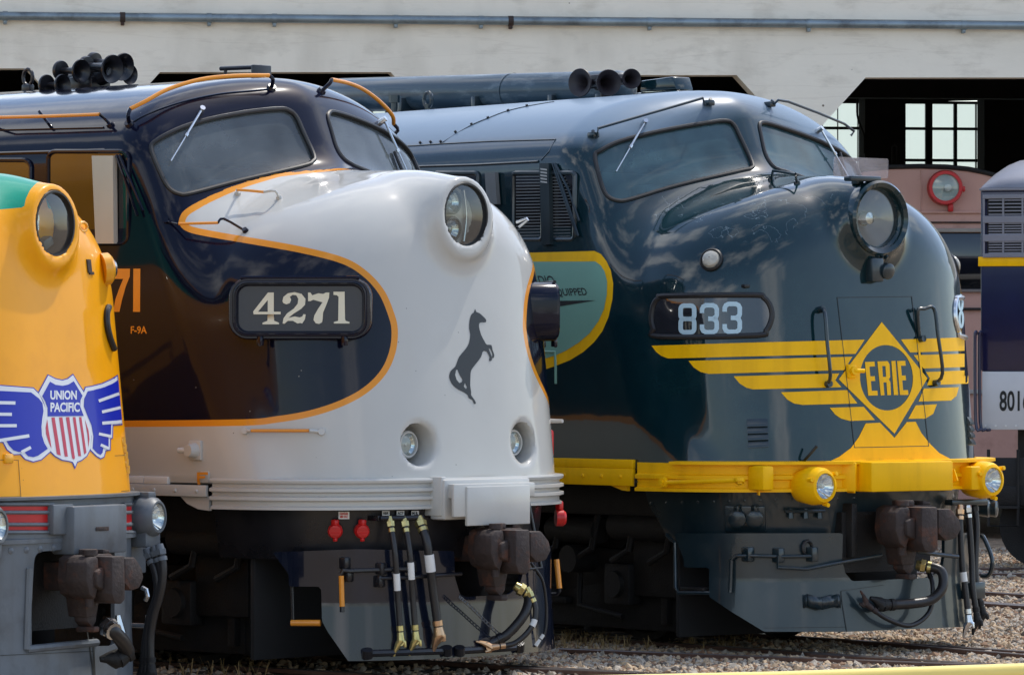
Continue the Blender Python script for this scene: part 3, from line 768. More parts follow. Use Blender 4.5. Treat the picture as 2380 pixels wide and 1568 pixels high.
mb = MB(); mb.box((.215, -.03, 1.335), (.16, .98, .31), bev=.02); mb.box((.17, -.50, 1.36), (.2, .06, .30), bev=.01); mb.box((.33, -.03, 1.40), (.1, .9, .11), bev=.01)
bx = mb.build('step_box', M_white, LW.root)
mb = MB(); mb.box((.405, -.04, 1.285), (.03, .72, .30), bev=.008); mb.box((.385, -.13, 1.33), (.03, .80, .25), bev=.008); mb.build('drop_plate', M_white, bx)
# headlight
hl = MB().lathe([(-.16, .262), (.0, .262), (.022, .25), (.022, .236), (-.16, .232)], (.02, 0, 3.525), XF, 48, False, False).build('headlight', M_rubber, LW.root)
MB().lathe([(-.15, .236), (-.152, .02)], (.02, 0, 3.525), XF, 40, False, False).build('bowl', M_bowl, hl)
MB().lathe([(.0, .238), (.012, .16), (.018, .08), (.02, .003)], (.02, 0, 3.525), XF, 40, False, False).build('lens', G_lens, hl)
for zz in (.105, -.105): lamp(LW, hl, (-.075, -.03, 3.525+zz), XF, .082, .07, name='sealed_beam', rimmat=M_bowl)
MB().tube([(-.1, .12, 3.525+.2), (-.1, .15, 3.525), (-.1, .12, 3.525-.2)], .012, 8, smooth=4).build('wiring', M_steel, hl)
# lower lamps in their round recesses
for sy in (-1, 1):
    lp = lamp(LW, LW.root, (-.015, sy*.60, 1.755), XF, .088, .06, rimmat=M_white)
    MB().lathe([(-.16, .085), (-.03, .10)], (-.015, sy*.60, 1.755), XF, 30).build('lamp_case', M_white, lp)
# number boards with their plates
def clar(pts): return [((x-798)/2.0905/1.0504/306, (750-y)/2.0905/1.0504/306) for x, y in pts]
DIG = [[clar([(633,668),(663,668),(663,766),(698,766),(698,779),(663,779),(665,812),(690,822),(690,830),(605,830),(605,822),(630,812),(632,779),(560,779),(557,765)]), clar([(632,706),(632,766),(582,766)])],
 clar([(707,712),(712,690),(735,672),(768,666),(805,675),(825,700),(823,730),(800,755),(765,775),(738,797),(770,790),(795,795),(808,790),(815,778),(826,780),(822,805),(808,826),(785,826),(760,812),(735,812),(718,827),(708,826),(712,800),(730,775),(765,750),(785,725),(788,700),(778,682),(760,680),(745,690),(752,705),(745,722),(727,728),(712,722)]),
 clar([(838,668),(850,668),(860,682),(890,672),(915,675),(930,668),(947,668),(945,695),(930,735),(915,770),(913,800),(910,820),(895,828),(878,825),(866,808),(870,785),(890,750),(912,718),(890,712),(865,705),(850,712),(838,712)]),
 clar([(968,664),(1025,664),(1027,800),(1030,812),(1050,818),(1050,826),(970,826),(970,818),(992,812),(994,690),(985,682),(968,680)])]
def number_board(sy):
    nn = Vector((math.cos(R(50)), sy*math.sin(R(50)), 0)); u = Vector((math.sin(R(50)), -sy*math.cos(R(50)), 0)) * (1 if sy < 0 else -1); v = UPV
    c = Vector((-.40, sy*1.385, 2.79)); fr = c+nn*.05
    out = rrect(-.545, -.235, .545, .235, .15, 8); mid_ = rrect(-.50, -.195, .50, .195, .10, 8)
    mb = MB(); k = len(out)
    rings = [(out, -.42), (out, -.02), (rrect(-.535, -.225, .535, .225, .14, 8), .0), (rrect(-.485, -.185, .485, .185, .09, 8), .0), (rrect(-.47, -.17, .47, .17, .075, 8), -.05)]
    for pl, w in rings: mb.v += [tuple(fr+u*a+v*b+nn*w) for a, b in pl]
    for j in range(len(rings)-1):
        for i in range(k): mb.f.append((j*k+i, j*k+(i+1) % k, (j+1)*k+(i+1) % k, (j+1)*k+i))
    mb.tube([fr+u*a+v*b+nn*.004 for a, b in rrect(-.50, -.20, .50, .20, .1, 8)], .012, 6, True)
    for a in (-.30, .34):
        mb.box(fr+u*a+v*(-.245)+nn*.0, (.04, .04, .07), bev=.006); mb.cyl(fr+u*a-v*.27, fr+u*a-v*.27+nn*.02, .015, n=8)
    mb.tube([fr-u*.45+v*.235-nn*.02, fr+u*.45+v*.235-nn*.02], .014, 8)
    o = mb.build('number_board', M_navy, LW.root, 40)
    pl = MB(); pl.prism(rrect(-.472, -.172, .472, .172, .076, 8), (fr-nn*.052, u, v), -.004 if sy < 0 else -.004); pl.build('number_plate', M_plate, o)
    tris = []
    for p in DIG:
        loops = p if isinstance(p[0][0], tuple) else [p]
        flat = [q for lp in loops for q in lp]
        for t in tessellate_polygon([[Vector((a, b, 0)) for a, b in lp] for lp in loops]): tris.append([flat[i] for i in t])
    LW.decal('numerals', None, M_cream, parent=o, step=5, frame=lambda q: fr+u*q[0]+v*q[1]-nn*.043, tris=tris)
    return o
number_board(-1); number_board(1)
# lettering, horse, marks
LW.decal('horse_emblem', [[smooth2(C1((1692,740),(1698,755),(1715,762),(1735,780),(1748,795),(1746,808),(1730,808),(1715,812),(1712,830),(1722,870),(1740,905),(1752,922),(1775,924),(1781,950),(1790,974),(1786,990),(1778,988),(1780,972),(1770,945),(1762,943),(1768,960),(1777,985),(1776,1003),(1763,1005),(1766,988),(1752,958),(1735,955),(1728,965),(1722,985),(1700,1015),(1680,1040),(1670,1060),(1668,1090),(1667,1130),(1672,1165),(1672,1180),(1690,1205),(1696,1222),(1685,1224),(1678,1205),(1660,1195),(1655,1180),(1635,1165),(1605,1150),(1580,1130),(1565,1105),(1560,1080),(1568,1055),(1590,1035),(1600,1010),(1610,985),(1630,960),(1650,935),(1662,910),(1668,870),(1662,840),(1664,800),(1672,770),(1685,758)), 2), C1((1595,1050),(1590,1075),(1597,1100),(1612,1118),(1625,1112),(1628,1100),(1612,1075),(1603,1050)), C1((1640,1115),(1634,1135),(1645,1148),(1650,1140))]], M_emblem)
E1 = lambda *p: Z(0, 399.8, .3522, .3522, p)
LW.decal('road_number', [E1((690,638),(860,638),(858,690),(832,755),(808,840),(790,922),(747,922),(762,845),(788,770),(815,705),(690,705)), E1((882,638),(928,638),(926,922),(880,922))], M_orange)
LW.decal('class_lettering', None, M_orange, tris=text_tris('F-9A', (304.5, 757.8, 342, 775.5), bold=.02), step=6)
F1 = lambda *p: Z(0, 809.2, .484, .484, p)
p0, n0 = LW.hit(477, 1107.5); MB().box(p0, (.09, .02, .085), bev=.004).build('mark_plate', M_white, LW.root)
LW.decal('front_mark', [F1((959,594),(1012,594),(1012,606),(972,606),(972,612),(998,612),(998,623),(972,623),(972,640),(959,640))], M_orange, off=.030)
# bracket with cone on the lower flank
p0, n0 = LW.hit(457, 1046); mb = MB(); mb.box(p0+n0*.01, (.13, .03, .15), bev=.008); mb.cyl(p0+n0*.02, p0+n0*.1, .06, .045, 18); mb.cyl(p0+n0*.06-Vector((.0, 0, 0)), p0+n0*.1-Vector((.1, 0, 0)), .03, .02, 12); mb.build('socket_bracket', M_white, LW.root)
# grab irons
two_tone_rail(LW, 'grab_iron', A1((0,803),(340,795),(680,782)), [(A1((-60,850),), [0.0]), (A1((720,815),(755,855)), [.05, 0])], [.11, .11, .11], .014, M_orange, M_navy, smooth=2)
p0, n0 = LW.hit(*A1((350, 870))[0]); p1, n1 = LW.hit(*A1((310, 830))[0]); MB().tube([p0, p0+n0*.04, p1+n1*.1], .013, 8).build('grab_post', M_navy, LW.root)
g = two_tone_rail(LW, 'grab_iron', A1((890,745),(1000,690),(1150,610),(1370,545),(1600,520),(1840,517)), [(A1((875,790),(885,850)), [.09, 0]), (A1((1866,545),(1855,605)), [.08, 0])], [.10]*6, .017, M_orange, M_navy)
mirrored(g, LW.root)
g = two_tone_rail(LW, 'grab_iron', B1((780,878),(850,882),(965,893)), [(B1((785,905),), [0]), (B1((1040,885),(1070,938)), [.1, 0])], [.1]*3, .011, M_orange, M_white, smooth=3)
two_tone_rail(LW, 'grab_iron', B1((380,1109),(520,1106),(650,1103)), [(B1((300,1090),), [0]), (B1((690,1075),(840,1160)), [.09, .0])], [.10]*3, .011, M_orange, M_navy, smooth=3)
two_tone_rail(LW, 'grab_iron', C1((550,1360),(845,1360)), [(C1((522,1362),), [0]), (C1((910,1366),), [0])], [.05]*2, .013, M_orange, M_white, smooth=0)
# wipers
wiper(LW, B1((528,352))[0], B1((322,692))[0], LW.root)
wiper(LW, B1((528,352))[0], (480, 405), LW.root, blade=[(470, 330), (500, 425)], mir=True)
# flank windows, post (wind deflector)
side_y = -1.605
def side_pts(L, pts, y=side_y): return [L.plane(a, b, 1, y) for a, b in pts]
def side_window(L, rect, gm, frame_m, y=-1.606, name='side_window', r=18, slant=0):
    x0, y0, x1, y1 = rect; pl = rrect(x0, y0, x1, y1, r, 5)
    P = side_pts(L, pl, y); c = sum(P, Vector())/len(P); k = len(P); mb = MB()
    mb.add([c]+P, [(0, 1+i, 1+(i+1) % k) for i in range(k)]); o = mb.build(name, gm, L.root, 0)
    MB().tube(P, .02, 8, True).build('window_frame', frame_m, o); return o
M_sideglass = mat('dark_side_glass', (.008, .009, .011), .05, coat=1, var=.3)
side_window(LW, (112, 352, 298, 567), M_sideglass, M_navy)
side_window(LW, (-160, 372, 72, 560), M_sideglass, M_navy)
q = side_pts(LW, [(213, 362), (262, 362), (264, 566), (222, 566)], -1.66); mb = MB()
d = Vector((0, .045, 0)); mb.add([*q, *[p+d for p in q]], [(0, 1, 2, 3), (7, 6, 5, 4), (0, 4, 5, 1), (1, 5, 6, 2), (2, 6, 7, 3), (3, 7, 4, 0)]); mb.build('window_post', mat('post_paint', lin(186, 182, 172), .5, var=.06), LW.root, 0)
q = side_pts(LW, A1((795, 1060), (815, 1060), (960, 1470), (940, 1475)), -1.64); mb = MB(); mb.tube([q[0], q[3]], .012, 8); mb.tube([q[1], q[2]+Vector((.03, 0, .03))], .012, 8); mb.build('drip_strip', M_navy, LW.root)
# drip moulding along the roof edge and over the windscreen
mb = MB(); zz = [LW.hit(a, b) for a, b in A1((-300, 897), (0, 890), (350, 882), (710, 874))]; mb.tube([p+n*.004 for p, n in zz], .008, 6)
zz = [LW.hit(a, b) for a, b in A1((-300, 1056), (0, 1050), (350, 1040), (720, 1027))]; mb.tube([p+n*.004 for p, n in zz], .014, 6)
zz = [LW.hit(a, b) for a, b in A1((885, 853), (960, 805), (1100, 745), (1300, 685), (1500, 645), (1700, 625), (1840, 612))]; mb.tube(catmull([p+n*.003 for p, n in zz], 4), .007, 6); mb.build('drip_moulding', M_navy, LW.root)
# roof horns
def roof_horn(L, name, horns, base, m, yb=0.0):
    rt = empty(name, parent=L.root)
    for (bell, tail, rb, rt_, y) in horns:
        mb = MB(); b = L.plane(*bell, 1, y); t = L.plane(*tail, 1, y); horn_shape(mb, b, t, rb, rt_); mb.build('horn_bell', m, rt)
    mb = MB(); p = [L.plane(*q, 1, yb) for q in base]
    mb.tube(p[:2], .05, 10); mb.box(p[2], (.3, .22, .12), bev=.02); mb.box(p[2]-Vector((0, 0, .08)), (.42, .4, .05), bev=.01); mb.tube([p[1], p[2]], .06, 10)
    mb.build('manifold', m, rt); return rt
roof_horn(LW, 'horn_cluster', [((262,161),(196,152),.118,.075,-.1), ((288,156),(214,141),.115,.07,.12), ((303,173),(235,178),.085,.06,.25), ((190,166),(138,164),.098,.08,-.25), ((147,197),(106,198),.085,.085,-.38)], [(150,185),(260,172),(207,196)], M_black, -.05)
mb = MB(); p = LW.plane(65, 205, 1, 0); mb.tube([p+Vector((.06*math.cos(a), 0, .09+.07*math.sin(a))) for a in [i*math.pi/6 for i in range(12)]], .016, 8, True); mb.box(p, (.1, .06, .06), bev=.01); mb.build('lifting_eye', M_black, LW.root)
mb = MB(); p0, p1 = LW.plane(513, 160, 1, .1), LW.plane(607, 156, 1, .1)
mb.tube([p0, p1], .018, 8); mb.tube([p0+(p1-p0)*.12, p0+(p1-p0)*.12-Vector((0, 0, .17))], .014, 8); mb.tube([p0+(p1-p0)*.8, p0+(p1-p0)*.8-Vector((0, 0, .17))], .014, 8); mb.box(p1-Vector((0, 0, .07)), (.04, .2, .17), bev=.01); mb.build('radio_aerial', M_black, LW.root)
# pilot: neck panel, plough plate, steps, levers
neck = LW.sweep('pilot_neck', [(-.03, 1.30), (-.05, 1.1), (-.10, .88)], M_black, -1.25, .17, 1.38, 1.5, 2.6)
def cut_part(L, o, keep, holes=(), thick=.03):
    me = o.data; V = np.array([v.co[:] for v in me.vertices]); F = [tuple(p.vertices) for p in me.polygons]; P = L.proj(V, False)
    g = -poly_sd(P, keep)
    for h in holes: g = np.minimum(g, poly_sd(P, h))
    V2, F2, _ = cut_mesh(V, F, g, {}); m = me.materials[0]
    n = bpy.data.meshes.new(me.name); n.from_pydata(V2, [], F2); n.update(); n.materials.append(m)
    n.polygons.foreach_set('use_smooth', [True]*len(n.polygons)); n.set_sharp_from_angle(angle=R(30)); o.data = n
    if thick:
        md = o.modifiers.new('plate', 'SOLIDIFY'); md.thickness = thick; md.offset = 0
        dg = bpy.context.evaluated_depsgraph_get(); n2 = bpy.data.meshes.new_from_object(o.evaluated_get(dg)); o.modifiers.clear(); o.data = n2
        n2.polygons.foreach_set('use_smooth', [True]*len(n2.polygons)); n2.set_sharp_from_angle(angle=R(30))
def fine(a, b, k): return [(a[0]+(b[0]-a[0])*i/k, a[1]+(b[1]-a[1])*i/k) for i in range(k)]
prof = fine((0, 1.25), (0, .93), 10)+fine((0, .93), (0, .55), 14)+fine((0, .55), (.03, .12), 16)+[(.03, .12)]
pilot = LW.sweep('pilot_plate', prof, M_pilot, -1.6, .20, 1.35, 1.5, 2.6, N=90)
pb = bvh_of(pilot)
cut_part(LW, pilot, [(600, 1284), (636, 1283), (673, 1333), (673, 1362), (747, 1362), (749, 1442), (762, 1467), (816, 1545), (830, 1570), (1400, 1570), (1400, 1262), (1214, 1272), (1050, 1280), (830, 1275)], [[(1052, 1200), (1054, 1340), (1066, 1380), (1080, 1386), (1180, 1380), (1204, 1360), (1212, 1330), (1214, 1200)]])
mb = MB()
q = [hit_on(LW, pb, a, b, -.02)[0] for a, b in [(679, 1360), (681, 1440), (749, 1440), (747, 1365)]]; mb.tube(q[:2], .012, 8); stp = mb.build('step_hanger', M_black, LW.root)
mb = MB(); mb.tube([q[1]+Vector((0, -.02, -.02)), q[2]+Vector((0, -.02, -.02))], .024, 10); mb.build('step', M_orange, stp)
bar = lambda name, pts, off, r, m, bv=pb, sm=0, par=None: MB().tube([hit_on(LW, bv, a, b, off)[0] for a, b in pts], r, 10, smooth=sm).build(name, m, par or LW.root)
lv = bar('uncoupling_lever', D1((1095, 680), (1105, 660), (1140, 665), (1480, 652)), .07, .016, M_black)
bar('lever_bar', D1((1310, 705), (1480, 700), (1760, 680)), .06, .014, M_black, par=lv)
bar('lever_grip', D1((1095, 690), (1100, 860)), .075, .02, M_orange, par=lv); bar('lever_end', D1((1100, 862), (1100, 890)), .075, .018, M_black, par=lv)
for (a, b) in D1((1115, 620), (1130, 690), (1310, 650), (1300, 720), (1470, 640)):
    p, n = hit_on(LW, pb, a, b); mb = MB(); mb.box(p+n*.03, (.07, .07, .09), bev=.012); mb.build('lever_bracket', M_black, lv)
mb = MB()
for s0, s1 in (((1240, 1120), (1680, 1105)), ((1750, 1105), (2080, 1085))):
    P = [hit_on(LW, pb, *D1((s0[0]+(s1[0]-s0[0])*i/6, s0[1]+(s1[1]-s0[1])*i/6))[0], .03)[0] for i in range(7)]
    mb.tube(P, .028, 8)
    for p in (P[0], P[-1]): mb.cyl(p-Vector((0, 0, .03)), p+Vector((.02, -.02, .03)), .04, n=10)
mb.build('hose_rail', M_black, LW.root)
lv2 = bar('uncoupling_lever', D1((2090, 660), (2200, 645), (2270, 570), (2285, 600)), .10, .016, M_black)
q = [LW.plane(a, b, 1, 1.35) for a, b in D1((2286, 600), (2302, 760))]; MB().tube(q, .022, 10).build('lever_grip', M_orange, lv2)
q = [LW.plane(a, b, 1, 1.35) for a, b in D1((2303, 762), (2303, 775), (2290, 792), (2250, 792))]; MB().tube(q, .015, 8).build('lever_end', M_black, lv2)
nb = bvh_of(neck)
def socket(L, bv, X, Y, m, r=.057):
    p, n = hit_on(L, bv, X, Y, .01); mb = MB(); mb.lathe([(0, r*1.0), (.05, r), (.06, r*.86), (.075, r*.8), (.08, .003)], p, n, 26)
    mb.box(p+n*.05+Vector((0, 0, r*1.15)), (.05, .05, .05), bev=.012); mb.box(p+n*.05-Vector((0, 0, r*1.1)), (.03, .03, .03), bev=.008)
    for k in (-.02, .02): mb.box(p+n*.082+Vector((0, 0, k)), (.012, .07, .012), n.to_track_quat('X', 'Z').to_matrix())
    return mb.build('cable_socket', m, L.root)
for (a, b) in D1((1062, 440), (1205, 440)): socket(LW, nb, a, b, M_red)
p = LW.plane(1300, 1203, 1, 1.3); mb = MB(); mb.lathe([(-.03, .065), (.03, .065), (.05, .05)], p, (.6, .8, 0), 20); mb.box(p+Vector((0, 0, .1)), (.05, .05, .07), bev=.01); mb.build('cable_socket', M_red, LW.root)
def sign(L, bv, rect, rows, m_ink, name='sign'):
    x0, y0, x1, y1 = rect; o = L.decal(name, [[(x0, y0), (x1, y0), (x1, y1), (x0, y1)]], M_tag, step=8, frame=lambda q: hit_on(L, bv, *q, .022)[0])
    for i, t in enumerate(rows):
        h = (y1-y0)/(len(rows)+.5); yy = y0+h*(.3+i)
        L.decal('lettering', None, m_ink, parent=o, step=8, tris=text_tris(t, (x0+(x1-x0)*.12, yy, x1-(x1-x0)*.12, yy+h*.8), bold=.03), frame=lambda q: hit_on(L, bv, *q, .026)[0])
    return o
r_ = lambda a, b, c, d: (*D1((a, b))[0], *D1((c, d))[0])
sign(LW, nb, r_(1080, 336, 1140, 377), ['DANGER', '480 VAC'], M_redpaint)
for a, t in ((1321, 'A&R'), (1402, 'ACT'), (1483, 'M R')): sign(LW, nb, r_(a, 331, a+42, 360), [t], M_ink)
mb = MB(); P = [hit_on(LW, nb, *q, .09)[0] for q in D1((1310, 373), (1430, 371), (1545, 368))]; mb.tube(P, .02, 8)
for p in P: mb.box(p-Vector((.06, 0, 0)), (.12, .04, .04), bev=.008)
mb.build('hose_bracket', M_black, LW.root)
def pts_on(L, bv, pts, offs): return [hit_on(L, bv, a, b, o)[0] for (a, b), o in zip(pts, offs)]
top = pts_on(LW, nb, D1((1366, 392), (1446, 392), (1532, 392)), [.10]*3)
hose(LW, [top[0]]+pts_on(LW, pb, D1((1392, 560), (1408, 800), (1422, 1010)), [.10, .08, .07]), .023, tagat=.48)
hose(LW, [top[1]]+pts_on(LW, pb, D1((1474, 560), (1490, 800), (1506, 1005)), [.10, .08, .07]), .023, tagat=.42)
hose(LW, [top[2]]+pts_on(LW, pb, D1((1572, 520), (1602, 760), (1632, 980)), [.11, .10, .09]), .034, tagat=.42, endmat=M_bronze)
hose(LW, [LW.plane(*q, 0, x) for q, x in zip(D1((2080, 760), (2130, 800), (2110, 900), (2020, 1010), (1950, 1050)), (.35, .40, .42, .36, .30))], .038, name='brake_hose', endmat=M_black)
hose(LW, [LW.plane(*q, 0, x) for q, x in zip(D1((2135, 780), (2170, 870), (2150, 970), (2060, 1060), (1960, 1080)), (.42, .46, .46, .40, .33))], .022, name='brake_hose', tagat=.42, endmat=M_bronze, end='glad')
hose(LW, [LW.plane(*q, 0, x) for q, x in zip(D1((2160, 640), (2210, 720), (2230, 860), (2225, 990), (2190, 1050)), (.2, .22, .22, .22, .2))], .012, name='cable', top=M_black, endmat=M_tag, end='')
ch = MB(); P = catmull([LW.plane(*q, 0, .3) for q in D1((1750, 808), (1820, 870), (1900, 950), (1990, 1035))], 6)
for i in range(len(P)-1):
    a, b = P[i], P[i+1]; d = (b-a); s = Vector((0, .5, .5)) if i % 2 else Vector((0, .5, -.5)); s = (s-d.normalized()*s.dot(d.normalized())).normalized()*.010
    ch.tube([a-d*.15+s, a+d*.5+s*1.2, b+d*.15+s, b+d*.15-s, a+d*.5-s*1.2, a-d*.15-s], .004, 6, True)
ch.build('safety_chain', M_chain, LW.root)
coupler(LW, .30, .95, .80)
# right edge details: small lens and handle on the far side
p = LW.plane(1282, 978, 1, 1.4); mb = MB(); mb.cyl(p-Vector((.06, -.0, 0)), p+Vector((.1, .02, 0)), .02, .015, 12); mb.cyl(p-Vector((.08, 0, 0)), p-Vector((.05, 0, 0)), .035, n=12); mb.build('marker_pin', M_white, LW.root)
p = LW.plane(1278, 1030, 1, 1.47); mb = MB(); mb.box(p, (.05, .06, .22), bev=.02); mb.build('marker_lens', M_redpaint, LW.root)
two = MB(); P = [LW.plane(a, b, 1, .95) for a, b in C1((1905, 298), (1958, 278), (1963, 285), (1918, 322))]; two.tube(P, .010, 8); two.build('grab_iron', M_steel, LW.root)
# ================================================================ the dark green locomotive with yellow wings
LE = Loco('locomotive', 2032, 39.6, 52, .085, 3.595, .30, .03, length=15.5, zbot=1.49, cav=.24, wide=1.03)
tag(LE.root, 'dark green locomotive with yellow winged diamond emblem, yellow beam and number 833', 'locomotive', 'locomotives lined up nose out')
W5 = lambda *p: Z(1190, 523.6, .39475, .39475, p)          # flank and emblem, left part
W9 = lambda *p: Z(1808.8, 523.6, .4555, .4555, p)           # emblem, right part
W8 = lambda *p: Z(1332.8, 142.8, .3461, .3461, p)           # windscreen
W3 = lambda *p: Z(904.4, 123.8, .3339, .3339, p)            # roof and side window
W2 = lambda *p: Z(1237.6, 1094.8, .4801, .4801, p)          # pilot
W4 = lambda *p: Z(2142, 1047.2, .2125, .2125, p)            # right lamp and hoses
W6 = lambda *p: Z(1218.6, 552.2, .2551, .2551, p)           # mint panel
shield_e = grown(smooth2(W8((165,640),(200,605),(330,545),(600,480),(900,430),(1010,420),(1060,440),(1100,510),(1180,680),(1170,715),(1100,730),(700,820),(400,905),(310,915),(240,880),(200,790)), 5), 7)
LE.shell('body', M_erie, [shield_e])
for mir in (False, True): LE.window('windscreen', shield_e, G_shield_e, M_rubber, mir)
cab_inside(LE, .085); underframe(LE, 1.34)
# winged emblem
feathers = [W5((822,708),(850,745),(880,768),(920,783))+W9((393,655),(440,583))+W5((1400,690)),
 W5((1040,797),(1070,835),(1110,862),(1160,874))+W9((335,738),(377,670)),
 W5((1305,888),(1340,930),(1380,955),(1420,965))+W9((322,825),(290,790),(310,755)),
 W5((1583,982),(1620,1025),(1660,1048),(1710,1056))+W9((403,908),(350,840)),
 W9((262,930),(290,965),(320,985),(365,997),(492,992),(435,925)),
 W9((625,582),(1000,570),(1000,638),(672,648)), W9((690,662),(1002,653),(1005,720),(740,730)),
 W9((753,748),(988,738),(985,785),(965,807),(758,815),(772,780)), W9((742,832),(920,825),(908,870),(880,893),(715,898)),
 W9((700,918),(808,912),(790,960),(750,985),(663,986))]
for f in feathers: LE.decal('wing_feather', [f], M_yellow)
LE.decal('emblem_base', [W9((445,1010),(518,1006),(592,1083),(655,1003),(700,1001),(730,1060),(770,1110),(820,1160),(880,1192),(900,1215),(220,1222),(245,1210),(310,1180),(370,1135),(410,1080))], M_yellow)
circ = ellipse(*W9((551, 777))[0], 135*.4555, 167*.4555, -4)
dm = LE.decal('diamond_emblem', [[W9((527,493),(760,780),(592,1062),(308,785)), circ]], M_yellow)
def quad_map(q, pts):
    (a, b, c, d) = q           # top-left, top-right, bottom-right, bottom-left
    return [((1-v)*((1-u)*a[0]+u*b[0])+v*((1-u)*d[0]+u*c[0]), (1-v)*((1-u)*a[1]+u*b[1])+v*((1-u)*d[1]+u*c[1])) for u, v in pts]
GE = [(0,0),(1,0),(1,.14),(.42,.14),(.42,.43),(.88,.43),(.88,.57),(.42,.57),(.42,.86),(1,.86),(1,1),(0,1)]
GR = [[(0,0),(.85,0),(1,.1),(1,.47),(.88,.54),(1,.62),(1,1),(.64,1),(.64,.62),(.36,.62),(.36,1),(0,1)], [(.36,.14),(.64,.14),(.64,.46),(.36,.46)]]
GI = [(0,0),(1,0),(1,1),(0,1)]
LE.decal('emblem_lettering', [quad_map(W9((441,697),(490,695),(507,867),(458,868)), GE), [quad_map(W9((505,694),(566,692),(574,865),(522,867)), g) for g in GR], quad_map(W9((576,692),(597,691),(611,865),(589,865)), GI), quad_map(W9((605,692),(647,691),(663,864),(620,865)), GE)], M_yellow, parent=dm)
# nose door lines, handles
dl = LE.decal('nose_door', None, M_ink, off=.004, tris=stroke(W9((388,1133),(300,368),(680,363),(766,1125)), 1.5, True), step=6)
def grab_v(L, pts, offs, r, m):
    o = MB().tube([L.float(*q, k)[0] for q, k in zip(pts, offs)], r, 10, smooth=4)
    for q in (pts[0], pts[-1]):
        p, n = L.hit(*q); o.cyl(p-n*.01, p+n*.05, r*1.8, n=12)
    return o.build('grab_iron', m, L.root)
grab_v(LE, W9((215,430),(237,445),(250,600),(266,765),(248,810)), [.0,.10,.11,.10,.0], .016, M_eriedull)
grab_v(LE, W9((722,580),(712,440),(745,425),(795,425),(815,560),(838,755),(795,805)), [.0,.06,.08,.11,.12,.1,.0], .016, M_eriedull)
p, n = LE.hit(*W9((370,745))[0]); mb = MB(); mb.cyl(p, p+n*.06, .04, .035, 16); q_ = LE.float(*W9((440,742))[0], .07)[0]; mb.tube([p+n*.05, q_], .018, 10); mb.box(p, (.06, .1, .12), bev=.02); mb.build('door_handle', M_yellow, LE.root)
# round cover lamps on the nose
def cover_lamp(L, X, Y, mir=False):
    p, n = L.hit(X, Y)
    if mir: p = Vector((p.x, -p.y, p.z)); n = Vector((n.x, -n.y, n.z))
    o = MB().lathe([(-.03, .1), (.02, .1), (.03, .088), (.02, .078)], p, n, 30, True, False).build('classification_lamp', M_rubber, L.root)
    MB().lathe([(.012, .08), (.045, .066), (.062, .035), (.066, .004)], p, n, 26, False, False).build('lens', mat_lens, o); return o
mat_lens = mat('frosted_lens', lin(176, 172, 160), .25, var=.2, vscale=40, coat=.5)
cover_lamp(LE, *W5((1175, 205))[0]); cover_lamp(LE, *W5((1175, 205))[0], True)
# number panes
pill = W5((870,655),(835,610),(822,560),(825,510),(838,460),(865,430),(910,416),(1420,410),(1480,425),(1515,465),(1530,520),(1522,570),(1495,620),(1440,648))
pill = smooth2(pill, 3)
for mir in (False, True):
    pts = LE.outline(pill, .002, mir, 5); c = sum(pts, Vector())/len(pts); k = len(pts)
    if not mir:
        g = LE.decal('number_glass', [pill], M_boardglass, off=.003, step=10)
    else:
        g2 = g.copy(); g2.data = g.data.copy(); COL.objects.link(g2); bm = bmesh.new(); bm.from_mesh(g2.data)
        for v in bm.verts: v.co.y = -v.co.y
        bmesh.ops.reverse_faces(bm, faces=bm.faces[:]); bm.to_mesh(g2.data); bm.free(); g = g2
    MB().tube(pts, .024, 8, True).build('pane_rim', M_rubber if not mir else M_steel, g)
    if not mir:
        def num8(x0, y0, x1, y1): 
            ym = (y0+y1)/2; return stroke(rrect(x0, y0, x1, ym, 8, 4), 10.5, True)+stroke(rrect(x0, ym, x1, y1, 8, 4), 10.5, True)
        def num3(x0, y0, x1, y1):
            ym = (y0+y1)/2; p = [(x0, y0+18), (x0, y0+9), (x0+3, y0+3), (x0+9, y0), (x1-9, y0), (x1-3, y0+3), (x1, y0+9), (x1, ym-9), (x1-2, ym-4), (x1-9, ym)]
            q = [(x1-9, ym), (x1-2, ym+4), (x1, ym+9), (x1, y1-9), (x1-3, y1-3), (x1-9, y1), (x0+9, y1), (x0+3, y1-3), (x0, y1-9), (x0, y1-18)]
            return stroke(p, 10.5)+stroke(q, 10.5)+stroke([(x0+14, ym), (x1-6, ym)], 10.5)
        b = lambda x0, y0, x1, y1: (*W5((x0+13, y0+13))[0], *W5((x1-13, y1-13))[0])
        LE.decal('numerals', None, M_numeral, off=.008, parent=g, step=6, tris=num8(*b(983, 460, 1088, 642)))
        LE.decal('numerals', None, M_numeral, off=.008, parent=g, step=6, tris=num3(*b(1108, 458, 1220, 642)))
        LE.decal('numerals', None, M_numeral, off=.008, parent=g, step=6, tris=num3(*b(1240, 450, 1354, 640)))
    else:
        u = lambda q: W9(q)[0]
        LE.decal('numerals', None, M_numeral, off=.012, parent=g, step=6, tris=stroke(ellipse(*u((925, 395)), 4, 17, 0, 16), 5, True)+stroke(ellipse(*u((927, 480)), 4, 18, 0, 16), 5, True))
